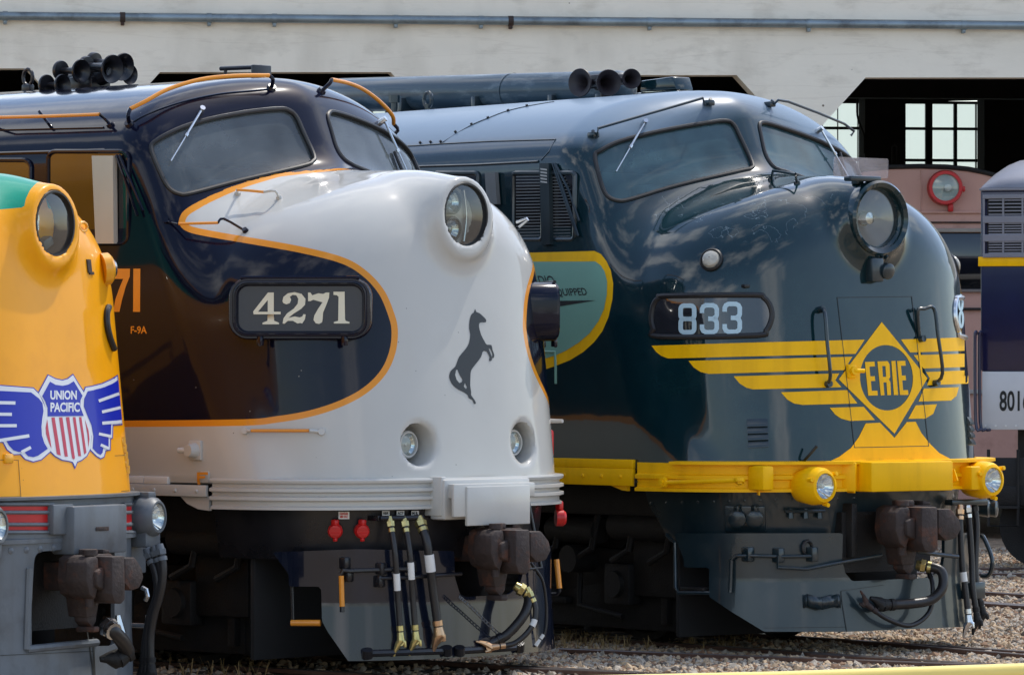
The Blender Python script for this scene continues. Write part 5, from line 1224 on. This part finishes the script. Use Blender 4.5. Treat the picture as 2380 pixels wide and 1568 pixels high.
slab(LU, (173, 1176, 296, 1282), .32, .2, 'step_box', M_upgray, .015)
slab(LU, (125, 1172, 172, 1240), .25, .15, 'beam_block', M_upgray)
p, n = LU.plane(238, 1228, 0, .325), None; MB().box(p, (.004, .16, .03), bev=.002).build('paint_scar', M_rust, LU.root)
prof = fine((0, 1.2), (0, .4), 30)+fine((0, .4), (.02, .02), 12)+[(.02, .02)]
pil_u = LU.sweep('pilot_plate', prof, M_upgray, -1.6, .20, 1.38, 1.52, 2.6, N=90); upb = bvh_of(pil_u)
cut_part(LU, pil_u, [(-900, 1235), (-900, 1640), (306, 1640), (300, 1235)], [[(76, 1300), (80, 1288), (90, 1281), (230, 1268), (262, 1268), (262, 1500), (235, 1500), (70, 1510), (70, 1400)]])
mb = MB()
for q in ((22, 1279), (58, 1277), (90, 1275), (121, 1272)):
    p, n = hit_on(LU, upb, *q); mb.lathe([(0, .03), (.018, .025), (.03, .003)], p, n, 12)
mb.build('rivet_row', M_upgray, pil_u)
P = [hit_on(LU, upb, *q, .02)[0] for q in ((68, 1320), (62, 1508))]; MB().tube(P, .028, 8).build('edge_bead', M_upgray, LU.root)
P = [hit_on(LU, upb, *q, .02)[0] for q in ((62, 1508), (140, 1500), (225, 1492))]; MB().tube(P, .028, 8).build('edge_bead', M_upgray, LU.root)
LU.decal('plate_seam', None, M_ink, step=8, tris=stroke([(-200, 1535), (0, 1522), (218, 1512)], 1.4)+stroke([(217, 1480), (222, 1600)], 3.5), frame=lambda q: hit_on(LU, upb, *q, .02)[0])
mb = MB(); mb.box((-.2, 0, .8), (.4, 1.3, .7)); mb.build('draft_gear', M_soot, LU.root)
coupler(LU, .26, .84, .80)
def up_lamp(X, Y, y, r):
    c = LU.plane(X, Y, 1, y); ax = Vector((1, .1, .02)).normalized()
    o = MB().lathe([(-.30, r*.7), (-.24, r*1.35), (-.12, r*1.55), (-.03, r*1.45), (.0, r*1.2), (.0, r*1.05), (-.02, r*1.0)], c, ax, 40, True, False); o.box(c+Vector((-.14, 0, r*1.62)), (.16, .1, .05), bev=.01); o.box(c-Vector((.15, 0, r*1.7)), (.2, .2, .12), bev=.02)
    o = o.build('beam_lamp', M_upgray, LU.root); MB().lathe([(-.08, .02), (-.05, r*.7), (-.01, r*1.0)], c, ax, 32, True, False).build('reflector', M_chrome, o); MB().lathe([(-.01, r*1.0), (.01, r*.6), (.016, .003)], c, ax, 32, False, False).build('lens', G_lens, o); MB().lathe([(-.07, .02), (-.02, .018), (-.018, .002)], c, ax, 12).build('bulb', M_tag, o)
up_lamp(370, 1200, 1.12, .098); up_lamp(0, 1222, -.95, .10)
slab(LU, (306, 1180, 340, 1330), -.05, .2, 'lamp_bracket', M_upgray)
for q in (((345, 1285), (362, 1330), (366, 1380), (350, 1430), (338, 1500), (335, 1545)), ((362, 1280), (374, 1320), (377, 1350), (366, 1400), (345, 1460), (342, 1545)), ((372, 1276), (378, 1310), (377, 1345), (364, 1400), (350, 1470), (350, 1545))):
    hose(LU, [LU.plane(a, b, 1, 1.05) for a, b in q], .033, top=M_upgray, endmat=M_soot)
hose(LU, [LU.plane(a, b, 0, x) for (a, b), x in zip(((250, 1455), (262, 1465), (285, 1490), (296, 1515), (288, 1522)), (.4, .45, .45, .42, .4))], .055, name='brake_hose', top=M_steel, endmat=M_soot)
q = [LU.plane(a, b, 1, 1.25) for a, b in ((330, 1365), (340, 1370), (343, 1385), (338, 1395))]; MB().tube(q, .018, 8).build('lever_end', M_steel, LU.root)
q = [LU.plane(a, b, 1, 1.25) for a, b in ((303, 1452), (336, 1453), (343, 1446), (343, 1428))]; MB().tube(q, .018, 8).build('lever_end', M_steel, LU.root)
MB().cyl(LU.plane(274, 1428, 0, .4), LU.plane(278, 1470, 0, .4), .02, .05, 10).build('air_cock', M_steel, LU.root)
# ================================================================ the engine house behind
WD, WYAW = 65.0, R(7)
WN = Vector((-math.sin(WYAW)*-1, -math.cos(WYAW), 0)).normalized(); WU = Vector((math.cos(WYAW), math.sin(WYAW), 0))
WO = Vector((0, WD, 0)); WN = WU.cross(UPV).normalized()
def on_wall(X, Y, off=0.):
    d = Vector(((X-PX)/FOC, 1, (PY-Y)/FOC)); o = Vector((0, 0, EYE)); c = WO+WN*off
    return o+d*((c-o).dot(WN)/d.dot(WN))
def uv(p): q = p-WO; return (q.dot(WU), p.z)
def at_uv(u, z, off=0.): return WO+WU*u+WN*off+UPV*z
M_conc = mat('painted_concrete', lin(238, 231, 216), .8, var=.04, vscale=1.2, bump=.12, bscale=9, dirt=lin(196, 188, 172), dscale=1.6, dlo=.52, dhi=.9, stretch=(1, 1, 2.5))
def boards(m):
    """faint board marks and small pits of cast concrete"""
    n, l = m.node_tree.nodes, m.node_tree.links; b = n['Principled BSDF']; src = b.inputs['Base Color'].links[0].from_socket
    t = n.new('ShaderNodeTexCoord'); mp_ = n.new('ShaderNodeMapping'); mp_.inputs['Scale'].default_value = (.22, .22, 3.2); l.new(t.outputs['Object'], mp_.inputs[0])
    w = n.new('ShaderNodeTexNoise'); w.inputs['Scale'].default_value = 1; w.inputs['Detail'].default_value = 4; l.new(mp_.outputs[0], w.inputs['Vector'])
    r = n.new('ShaderNodeValToRGB'); e = r.color_ramp.elements; e[0].position = .487; e[0].color = (1, 1, 1, 1); e[1].position = .5; e[1].color = (.82, .8, .78, 1); x = e.new(.513); x.color = (1, 1, 1, 1); l.new(w.outputs['Fac'], r.inputs[0])
    v = n.new('ShaderNodeTexVoronoi'); v.inputs['Scale'].default_value = 2.2; l.new(t.outputs['Object'], v.inputs['Vector'])
    c = n.new('ShaderNodeMath'); c.operation = 'LESS_THAN'; c.inputs[1].default_value = .035; l.new(v.outputs['Distance'], c.inputs[0])
    a = n.new('ShaderNodeMix'); a.data_type = 'RGBA'; a.blend_type = 'MULTIPLY'; a.inputs['Factor'].default_value = .38; l.new(src, a.inputs['A']); l.new(r.outputs[0], a.inputs['B'])
    d = n.new('ShaderNodeMix'); d.data_type = 'RGBA'; l.new(c.outputs[0], d.inputs['Factor']); l.new(a.outputs['Result'], d.inputs['A']); d.inputs['B'].default_value = lin(120, 108, 95); l.new(d.outputs['Result'], b.inputs['Base Color'])
boards(M_conc); streaks(M_conc, lin(172, 164, 148), .4, 1.3, .52, .8); specks(M_conc, lin(150, 140, 124), .03, 3.1)
house = empty('engine_house'); tag(house, 'pale concrete engine house wall with wide chamfered door openings behind the locomotives', 'building')
GZ = -.2; TOP = 9.6
def opening(xl, xr, y, jl=0, jr=0):
    yl = y+118; q = [(xl, y), (xr, y), (xr+107, yl)]
    a, b, c = uv(on_wall(xl, y)), uv(on_wall(xr, y)), uv(on_wall(xr+107, yl)); d = uv(on_wall(xl-107, yl))
    return [a, b, c, (c[0], GZ), (d[0], GZ), d]
ops = [opening(-442, 61, 159.5), opening(372, 908, 168), opening(1207, 1712, 175), opening(2012, 2520, 180.5), opening(2830, 3330, 187), opening(-1260, -750, 152)]
EX = (-24., 30.)
outer = [(EX[0], TOP), (EX[1], TOP), (EX[1], GZ-.1), (EX[0], GZ-.1)]
mb = MB(); loops = [outer]+ops; flat = [q for l_ in loops for q in l_]; T = .35
tri = tessellate_polygon([[Vector((a, b, 0)) for a, b in l_] for l_ in loops])
mb.add([at_uv(a, b) for a, b in flat], [tuple(t) for t in tri]); mb.add([at_uv(a, b, -T) for a, b in flat], [tuple(t)[::-1] for t in tri])
for o_ in ops:
    for i in range(len(o_)):
        a, b = o_[i], o_[(i+1) % len(o_)]; mb.add([at_uv(*a), at_uv(*b), at_uv(*b, -T), at_uv(*a, -T)], [(0, 1, 2, 3)])
bm = bmesh.new(); me_ = mb.build('front_wall', M_conc, house, 0); bm.from_mesh(me_.data); bmesh.ops.remove_doubles(bm, verts=bm.verts[:], dist=.001); bmesh.ops.recalc_face_normals(bm, faces=bm.faces[:]); bm.to_mesh(me_.data); bm.free()
BACK = 27.0
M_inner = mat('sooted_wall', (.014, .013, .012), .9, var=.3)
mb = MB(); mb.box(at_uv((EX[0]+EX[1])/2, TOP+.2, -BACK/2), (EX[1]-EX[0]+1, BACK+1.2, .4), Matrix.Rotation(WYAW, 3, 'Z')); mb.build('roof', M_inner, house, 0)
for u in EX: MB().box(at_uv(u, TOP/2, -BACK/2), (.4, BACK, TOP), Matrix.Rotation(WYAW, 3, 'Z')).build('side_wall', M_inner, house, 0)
# back wall with the far windows
def on_back(X, Y, off=0.): return on_wall(X, Y, -BACK+off)
def buv(X, Y): return uv(on_back(X, Y))
wl_ = Z(1808.8, 142.8, .3338, .3338, [(300, 290), (605, 290), (605, 2600), (300, 2600), (872, 285), (1432, 272), (1436, 2600), (872, 2600), (1705, 270), (2270, 262), (2270, 2600), (1705, 2600), (-560, 290), (30, 290), (30, 2600), (-560, 2600)])
for x_ in (-1480, -2400, -3320, -4240): wl_ += Z(1808.8, 142.8, .3338, .3338, [(x_, 290), (x_+590, 290), (x_+590, 2600), (x_, 2600)])
wins = [[buv(*wl_[4*i+k]) for k in range(4)] for i in range(len(wl_)//4)]
bo = [(EX[0], TOP), (EX[1], TOP), (EX[1], GZ), (EX[0], GZ)]; loops = [bo]+wins; flat = [q for l_ in loops for q in l_]
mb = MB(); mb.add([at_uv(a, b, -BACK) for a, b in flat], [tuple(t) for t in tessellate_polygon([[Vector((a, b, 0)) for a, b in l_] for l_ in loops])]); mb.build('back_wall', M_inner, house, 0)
M_pane = bpy.data.materials.new('frosted_pane'); M_pane.use_nodes = True; n_, l_2 = M_pane.node_tree.nodes, M_pane.node_tree.links
n_.remove(n_['Principled BSDF']); tr_ = n_.new('ShaderNodeBsdfTranslucent'); tr_.inputs[0].default_value = (.56, .64, .60, 1); t2 = n_.new('ShaderNodeBsdfTransparent'); t2.inputs[0].default_value = (.50, .58, .55, 1)
ms_ = n_.new('ShaderNodeMixShader'); ms_.inputs[0].default_value = .75; l_2.new(t2.outputs[0], ms_.inputs[1]); l_2.new(tr_.outputs[0], ms_.inputs[2]); l_2.new(ms_.outputs[0], n_['Material Output'].inputs[0])
M_bar = mat('window_bars', (.008, .01, .011), .6)
for i, w_ in enumerate(wins):
    (a, zt), (b, _), (_, zb), _2 = w_; fr = MB(); wd = b-a
    cols = {1: [(0, .03), (.305, .085), (.635, .04), (.892, .012), (1, .03)], 0: [(0, .03), (.36, .012), (.82, .012), (.87, .012), (1, .03)]}.get(i, [(0, .03), (.3, .02), (.64, .04), (1, .03)])
    for u, w2 in cols: fr.box(at_uv(a+wd*u, (zt+zb)/2, -BACK+.06), (w2*wd, .08, zt-zb), Matrix.Rotation(WYAW, 3, 'Z'))
    rows = [uv(on_back(2000, 142.8+.3338*y))[1] for y in (285, 467, 687, 907, 1127, 1347)]
    for z_ in rows: fr.box(at_uv((a+b)/2, z_, -BACK+.055), (wd, .06, .055), Matrix.Rotation(WYAW, 3, 'Z'))
    wo = fr.build('window', M_bar, house, 0)
    MB().add([at_uv(a, zt, -BACK-.03), at_uv(b, zt, -BACK-.03), at_uv(b, zb, -BACK-.03), at_uv(a, zb, -BACK-.03)], [(0, 1, 2, 3)]).build('pane', M_pane, wo, 0)
for X0_, X1_ in ((605, 872), (1436, 1700)):
    a = uv(on_wall(1808.8+X0_*.3338, 300, -20)); b = uv(on_wall(1808.8+X1_*.3338, 300, -20)); MB().box(at_uv((a[0]+b[0])/2, TOP/2, -20.3), (b[0]-a[0], .6, TOP), Matrix.Rotation(WYAW, 3, 'Z')).build('column', M_inner, house, 0)
a, b = on_wall(2108, 207, -15), on_wall(2300, 205, -15); MB().box((a+b)/2, ((b-a).length+3, .4, .35), Matrix.Rotation(WYAW, 3, 'Z')).build('roof_beam', M_inner, house, 0)
hk = MB(); P = [on_wall(1808.8+x*.3338, 142.8+y*.3338, -14) for x, y in ((800, 800), (800, 640), (798, 600), (815, 580), (832, 600), (826, 640), (820, 800))]; hk.tube(P, .03, 8, True); hk.build('hanging_hook', M_soot, house)
# wiring on the left window
P = [on_wall(1808.8+x*.3338, 142.8+y*.3338, -18) for x, y in ((550, 250), (552, 380), (580, 470), (598, 520), (600, 640))]; MB().tube(P, .02, 6, smooth=4).build('cable', M_soot, house)
# conduit with brackets, board ledge above it
cond = [on_wall(x, y, .10) for x, y in ((-700, 30.5), (0, 37.5), (1190, 49), (2380, 60), (3000, 66))]
M_galv = mat('galvanised_pipe', lin(136, 150, 158), .42, metal=.55, var=.25, vscale=2, dirt=lin(96, 104, 110), dscale=3, dlo=.48, dhi=.7, stretch=(1, 1, 1))
co = MB().tube(cond, .058, 14).build('conduit', M_galv, house)
for X in (12, 285, 486, 638, 920, 1118, 1187, 1510, 1880, 2240):
    p = on_wall(X, 37.6+X*.00958, .10); mb = MB(); d_ = WU*.035; mb.tube([p-d_+UPV*.0, p+d_], .068, 14)
    mb.box(p-UPV*.07-WN*.03, (.05, .1, .08), Matrix.Rotation(WYAW, 3, 'Z'), bev=.01); mb.build('pipe_clip', M_rust if X in (285, 1187) else M_galv, co)
a, b = on_wall(-700, 24.5, .0), on_wall(3000, 58.5, .0); mb = MB(); d_ = UPV*.02; mb.add([a+WN*.004-d_, b+WN*.004-d_, b+WN*.004+d_, a+WN*.004+d_], [(0, 1, 2, 3)]); mb.build('wall_joint', M_rust, house, 0)
mb = MB(); mb.box(at_uv(3, 8.02, .06), (54, .12, .10), Matrix.Rotation(WYAW, 3, 'Z')); mb.build('ledge', M_conc, house, 0)

# ================================================================ pink locomotive standing inside, blue unit at the right edge
def place(name, X, D, th): o = empty(name, Matrix.Translation(((X-PX)/FOC*D, D, 0)) @ Matrix.Rotation(R(-th), 4, 'Z')); return o
M_pink = mat('faded_pink_paint', lin(196, 152, 138), .55, var=.06, vscale=2, dirt=lin(150, 108, 94), dscale=2, dlo=.55, dhi=.85)
PD = 67.2; sp = FOC/PD
def pk(X, Y): return ((X-2195)/sp, EYE+(PY-Y)/sp)       # across, height
pink = place('locomotive', 2195, PD, 0); tag(pink, 'faded pink locomotive with red rimmed headlight standing in the doorway', 'locomotive')
arc = [pk(*q) for q in ((1925, 425), (1960, 405), (2010, 394), (2070, 388), (2140, 386.5), (2200, 388), (2250, 393), (2290, 401), (2340, 415), (2400, 440), (2440, 470), (2450, 520))]
body_p = arc+[pk(2450, 1180), pk(1915, 1180), pk(1915, 470)]
MB().prism(body_p, ((0, 0, 0), (1, 0, 0), (0, 0, 1)), -9.0).build('body', M_pink, pink)
mb = MB(); P = [Vector((a, -.02, b)) for a, b in arc]; mb.tube(P, .035, 8); mb.build('roof_edge', M_soot, pink)
c = Vector((pk(2195, 437)[0], -.02, pk(2195, 437)[1])); ax = Vector((0, -1, 0))
hl = MB().lathe([(-.05, .25), (.12, .25), (.2, .235), (.2, .19), (.16, .19)], c, ax, 40, True, False); hl.box(c+Vector((.25, -.12, -.02)), (.06, .08, .08), bev=.015); hl.box(c+Vector((.08, -.05, -.28)), (.08, .08, .12), bev=.02)
hl = hl.build('headlight', M_redpaint, pink); MB().lathe([(.03, .03), (.09, .12), (.165, .188)], c, ax, 36, True, False).build('reflector', mat('old_reflector', lin(196, 202, 196), .4), hl); MB().lathe([(.165, .19), (.185, .1), (.19, .003)], c, ax, 36, False, False).build('lens', G_lens, hl); MB().lathe([(.05, .05), (.12, .05), (.14, .003)], c+Vector((.04, 0, 0)), ax, 14).build('bulb', M_tag, hl)
def slab_p(X0_, Y0_, X1_, Y1_, y, t, name, m): 
    a, b = pk(X0_, Y0_), pk(X1_, Y1_); return MB().box(((a[0]+b[0])/2, y, (a[1]+b[1])/2), (abs(b[0]-a[0]), t, abs(a[1]-b[1])), bev=.01).build(name, m, pink)
slab_p(1920, 491, 2448, 496, -.02, .06, 'moulding', M_pink); slab_p(1920, 515, 2448, 519, -.02, .04, 'moulding', M_rust)
slab_p(1920, 531, 2448, 540, -.03, .10, 'window_lintel', mat('pale_lintel', lin(150, 142, 134), .6)); slab_p(1930, 541, 2445, 672, -.005, .03, 'front_window', M_sideglass)
slab_p(1920, 672, 2448, 679, -.03, .08, 'window_sill', mat('grey_sill', lin(120, 112, 108), .6)); slab_p(2140, 395, 2143, 498, -.005, .02, 'panel_strip', M_pink)
slab_p(2090, 715, 2290, 721, -.04, .05, 'hand_rail', M_soot); slab_p(1930, 905, 2448, 915, -.03, .05, 'moulding', mat('white_band', lin(170, 165, 160), .6))
# blue unit
BD = 56.0; sb = FOC/BD; blue = place('locomotive', 2279, BD, 12); tag(blue, 'dark blue locomotive with silver grilles, yellow band and number 8016 at right edge', 'locomotive')
def bz(Y): return EYE+(PY-Y)/sb
M_bluep = mat('deep_blue_paint', lin(18, 22, 62), .3, coat=.6, var=.15); M_silver = mat('silver_grey_paint', lin(122, 122, 132), .4, var=.1, dirt=lin(112, 112, 118), dscale=2, dlo=.5, dhi=.8)
Lb = 12.0
MB().box((Lb/2, 1.5, (bz(437)+bz(863))/2), (Lb, 3.0, bz(437)-bz(863)), bev=.03).build('body', M_bluep, blue)
MB().box((Lb/2+.02, 1.5, (bz(863)+bz(998))/2), (Lb, 3.02, bz(863)-bz(998)), bev=.01).build('sill_band', mat('white_band_paint', lin(205, 206, 208), .45, var=.04), blue)
rp = [(0, bz(437)), (.02, bz(425)), (.12, bz(410)), (.35, bz(390)), (.75, bz(372)), (1.2, bz(360)), (1.5, bz(357)), (1.8, bz(360)), (2.25, bz(372)), (2.65, bz(390)), (2.88, bz(410)), (2.98, bz(425)), (3.0, bz(437))]
mb = MB(); K = 5
for k in range(K+1):
    f = k/K; x = .55*(1-math.cos(f*math.pi/2)); s_ = math.sin(f*math.pi/2)
    mb.v += [(x*.9, y, bz(437)+(z-bz(437))*s_) for y, z in rp]
mb.v += [(Lb, y, z) for y, z in rp]; nr = len(rp)
for k in range(K+1):
    for i in range(nr-1): mb.f.append((k*nr+i, k*nr+i+1, (k+1)*nr+i+1, (k+1)*nr+i))
mb.build('roof', mat('grey_roof', lin(122, 124, 134), .42, var=.1, dirt=lin(92, 92, 100), dscale=2, dlo=.5, dhi=.8), blue, 50)
MB().box((Lb/2, -.02, bz(441)), (Lb+.02, .05, .03), bev=.008).build('gutter', M_silver, blue)
for y0, y1 in ((458, 507), (514, 550), (557, 594)):
    g = MB(); zt, zb = bz(y0), bz(y1)
    g.box((Lb/2+.03, -.03, zt), (Lb, .06, .05), bev=.008); g.box((Lb/2+.03, -.03, zb), (Lb, .06, .05), bev=.008)
    nsl = 6
    for i in range(1, nsl): g.box((Lb/2+.05, -.03, zb+(zt-zb)*i/nsl), (Lb-.1, .035, .014))
    for i in range(14): g.box((.045+.19*i*1.2, -.035, (zt+zb)/2), (.022, .04, zt-zb))
    g.build('grille', M_silver, blue, 0)
    MB().box((Lb/2+.03, -.004, (zt+zb)/2), (Lb-.1, .004, zt-zb)).build('grille_backing', M_dark, blue, 0)
MB().box((Lb/2-.01, -.01, (bz(597)+bz(619))/2), (Lb+.03, .05, bz(597)-bz(619)), bev=.006).build('yellow_band', M_yellow, blue)
mb = MB()
for i in range(24): mb.cyl((.06+i*.12, -.005, bz(989)), (.06+i*.12, -.022, bz(989)), .012, n=8)
mb.build('sill_bolts', M_tag, blue)
cu = text_tris('8016', (2323, 907, 2394, 955), bold=.02)
mb = MB()
binv = blue.matrix_world.inverted(); bcam = binv @ Vector((0, 0, EYE))
for t in cu:
    q = []
    for X, Y in t:
        d = binv.to_3x3() @ Vector(((X-PX)/FOC, 1, (PY-Y)/FOC)); k = (-.014-bcam.y)/d.y; q.append(bcam+d*k)
    mb.add(q, [(0, 1, 2)])
mb.build('road_number', M_ink, blue, 0)
mb = MB(); gx = lambda X: (X-2279)/sb
for X, y_ in ((2271, -.15), (2281, -.12)):
    mb.tube([(gx(X), y_+.1, bz(775)), (gx(X), y_, bz(772)), (gx(X)-.01, y_, bz(800)), (gx(X), y_, bz(980)), (gx(X)+.06, y_, bz(997)), (gx(X)+.1, y_+.1, bz(998))], .02, 8, smooth=4)
mb.build('hand_rail', M_bluep, blue)
mb = MB(); mb.box((Lb/2+.2, 1.4, bz(1050)), (Lb-.4, 2.0, .6)); 
for x in (.7, 2.9, 5.1): mb.lathe([(-.1, .5), (.1, .5)], (x, .3, .5), (0, 1, 0), 32); mb.lathe([(-.1, .5), (.1, .5)], (x, 2.6, .5), (0, 1, 0), 32); mb.box((x, -.0, .55), (.3, .25, .4), bev=.03)
mb.box((3., .05, .85), (6, .14, .25), bev=.03); mb.box((.35, .1, 1.0), (.5, .2, .6), bev=.02); mb.tube([(.1, -.05, 1.4), (.1, -.05, .5), (.45, -.05, .5), (.45, -.05, 1.4)], .02, 8); mb.box((.28, -.03, .72), (.36, .1, .03)); mb.build('truck', M_soot, blue)
for x, w in ((.02, .05), (.08, .04)): MB().box((x, -.1, .95), (w, .03, .35), bev=.006).build('flag_strip', M_redpaint if w == .05 else M_tag, blue)

# ================================================================ ground, tracks, stones, weeds, yellow railing
M_ground = mat('ballast_ground', lin(172, 152, 126), .95, var=.3, vscale=3, bump=.9, bscale=26, dirt=lin(110, 94, 78), dscale=14, dlo=.46, dhi=.62)
mb = MB(); n_g = 60
mb.add([(-900, -300, -.055), (900, -300, -.055), (900, 1500, -.055), (-900, 1500, -.055)], [(0, 1, 2, 3)]); g = mb.build('ground', M_ground, None, 0); tag(g, kind='structure')
M_rail = mat('rusty_rail', lin(92, 66, 54), .6, var=.25, vscale=20, dirt=lin(60, 44, 38), dscale=8)
M_railtop = mat('rail_head', lin(120, 112, 108), .35, metal=.7, var=.2); M_sleeper = mat('sleeper', (.05, .042, .036), .9, var=.3, bump=.4, stretch=(1, 12, 6))
def rail_mesh(name, a, b, parent, ox=0.):
    a, b = Vector(a), Vector(b); d = (b-a).normalized(); s = Vector((d.y, -d.x, 0)); ln = (b-a).length
    pr = [(-.07, -.17), (.07, -.17), (.07, -.155), (.012, -.14), (.012, -.045), (.036, -.035), (.036, -.006), (.028, 0), (-.028, 0), (-.036, -.006), (-.036, -.035), (-.012, -.045), (-.012, -.14), (-.07, -.155)]
    mb = MB(); k = len(pr)
    for e in (a, b): mb.v += [tuple(e+s*u+UPV*z) for u, z in pr]
    mb.f = [(i, (i+1) % k, k+(i+1) % k, k+i) for i in range(k)]+[tuple(range(k-1, -1, -1)), tuple(range(k, 2*k))]
    o = mb.build(name, M_rail, parent, 0); o.data.materials.append(M_railtop)
    for i, p in enumerate(o.data.polygons):
        if 6 <= i <= 8: p.material_index = 1
    return o
def track(L, label, x0=-16., x1=14., guard=()):
    t = empty('railway_track', L.M.copy() if hasattr(L, 'M') else L); tag(t, label, 'track', 'tracks of the engine yard')
    for y in (-.7535, .7535): rail_mesh('rail', (x0, y, 0), (x1, y, 0), t)
    for (a, b) in guard: rail_mesh('guard_rail', a, b, t)
    mb = MB()
    for i in range(int((x1-x0)/.6)): mb.box((x0+.3+i*.6, random.uniform(-.03, .03), -.105), (.22, 2.5, .12), bev=.01)
    mb.build('sleepers', M_sleeper, t); return t
def gl(L, X, Y): p = L.I @ on_ground(X, Y); return (p.x, p.y, 0)
track(LW, 'track under the white and navy locomotive', guard=((gl(LW, 1190, 1549), gl(LW, 1760, 1571)), (gl(LW, 1300, 1505), gl(LW, 2380, 1546))))
track(LE, 'track under the dark green locomotive', guard=((gl(LE, 1940, 1482), gl(LE, 2440, 1524)), (gl(LE, 1890, 1517), gl(LE, 2440, 1549))))
track(LU, 'track under the yellow locomotive')
EM = Matrix.Translation(on_ground(2380, 1392)) @ Matrix.Rotation(R(-58), 4, 'Z')
track(EM, 'empty track in front of the blue locomotive', -18, 12, guard=(((-8, -.62, 0), (8, -.62, 0)),))
EM2 = Matrix.Translation(on_ground(2420, 1325)) @ Matrix.Rotation(R(-12), 4, 'Z')
track(EM2, 'track running under the blue locomotive', -14, 14)
# loose stones in the foreground
M_st = [mat('stone_grey', lin(168, 157, 142), .9, var=.25, vscale=8), mat('stone_buff', lin(186, 162, 132), .9, var=.25, vscale=8), mat('stone_brown', lin(140, 110, 86), .9, var=.25, vscale=8), mat('stone_dark', lin(100, 92, 84), .9, var=.25, vscale=8)]
def ico():
    bm = bmesh.new(); bmesh.ops.create_icosphere(bm, subdivisions=1, radius=1); v = np.array([q.co[:] for q in bm.verts]); f = [[q.index for q in p.verts] for p in bm.faces]; bm.free(); return v, f
iv, if_ = ico(); iff = np.array(if_)
def stones(name, regions, m_count, smin, smax):
    VV, FF, MI = [], [], []; o = 0; rng = np.random.default_rng(5)
    for (X0_, Y0_, X1_, Y1_), cnt in regions:
        for _ in range(cnt):
            X, Y = rng.uniform(X0_, X1_), rng.uniform(Y0_, Y1_); p = on_ground(X, Y, -.055)
            s = rng.uniform(smin, smax)*(1 if rng.random() < .9 else 1.5); A = rng.normal(size=(3, 3)); Qm, _r = np.linalg.qr(A)
            v = (iv*(1+rng.uniform(-.35, .35, (len(iv), 1)))*np.array([1, .8, .6])*s)@Qm
            v += np.array([p.x, p.y, -.055+s*.15]); VV.append(v); FF.append(iff+o); o += len(iv); MI += [int(rng.choice(4, p=[.36, .33, .18, .13]))]*len(iff)
    VV = np.concatenate(VV); FF = np.concatenate(FF); me = bpy.data.meshes.new(name); me.from_pydata(VV.tolist(), [], FF.tolist())
    for m in M_st: me.materials.append(m)
    me.polygons.foreach_set('material_index', MI); ob = bpy.data.objects.new(name, me); COL.objects.link(ob); tag(ob, 'loose ballast stones scattered between the rails', 'ballast', kind='stuff'); return ob
stones('ballast_stones', [((1180, 1495, 2400, 1572), 13000), ((1700, 1440, 2400, 1500), 5000), ((2080, 1330, 2400, 1450), 6000), ((2150, 1275, 2400, 1340), 2500), ((340, 1490, 1250, 1572), 1500)], 4, .014, .036)
# dry weeds beside the rails
M_weed = mat('dry_weed', lin(150, 128, 86), .8, var=.3)
mb = MB(); rng = random.Random(3)
for _ in range(110):
    X = rng.choice([rng.uniform(1290, 1750), rng.uniform(1290, 1560), rng.uniform(380, 640)]); Y = rng.uniform(1490, 1518) if X > 1000 else rng.uniform(1545, 1575); p = on_ground(X, Y, -.055)
    for _k in range(rng.randint(2, 5)):
        a = rng.uniform(0, 6.28); h = rng.uniform(.04, .13); w = rng.uniform(.03, .1); d = Vector((math.cos(a), math.sin(a), 0)); s = Vector((-d.y, d.x, 0))*.004
        q = [p, p+d*w*.4+UPV*h*.6, p+d*w*.8+UPV*h, p+d*w*1.3+UPV*h*.85]
        mb.add([q[0]-s, q[0]+s, q[1]-s, q[1]+s, q[2]-s*.7, q[2]+s*.7, q[3]], [(0, 1, 3, 2), (2, 3, 5, 4), (4, 5, 6)])
tag(mb.build('dry_weeds', M_weed, None, 0), 'dry weeds growing along the shaded rail', 'weeds', kind='stuff')
# yellow pipe railing close to the camera
rl = empty('pipe_railing', Matrix.Translation((0, 12, -.2))); tag(rl, 'yellow painted pipe railing across the bottom right corner', 'railing')
P0, P1, P2 = world_at(900, 1600, 12), world_at(1804, 1581, 12), world_at(2700, 1551, 12)
rli = rl.matrix_world.inverted(); M_rlg = mat('pale_yellow_paint', lin(240, 214, 120), .4, var=.06)
top = [rli @ p for p in (P0, P1, P2)]; MB().tube(top, .024, 16).build('top_rail', M_rlg, rl)
MB().tube([p-UPV*.5 for p in top], .024, 14).build('lower_rail', M_rlg, rl)
for t in (0, 1, 2): MB().cyl((top[t].x, top[t].y, 0), (top[t].x, top[t].y, top[t].z), .026, n=14).build('post', M_rlg, rl)
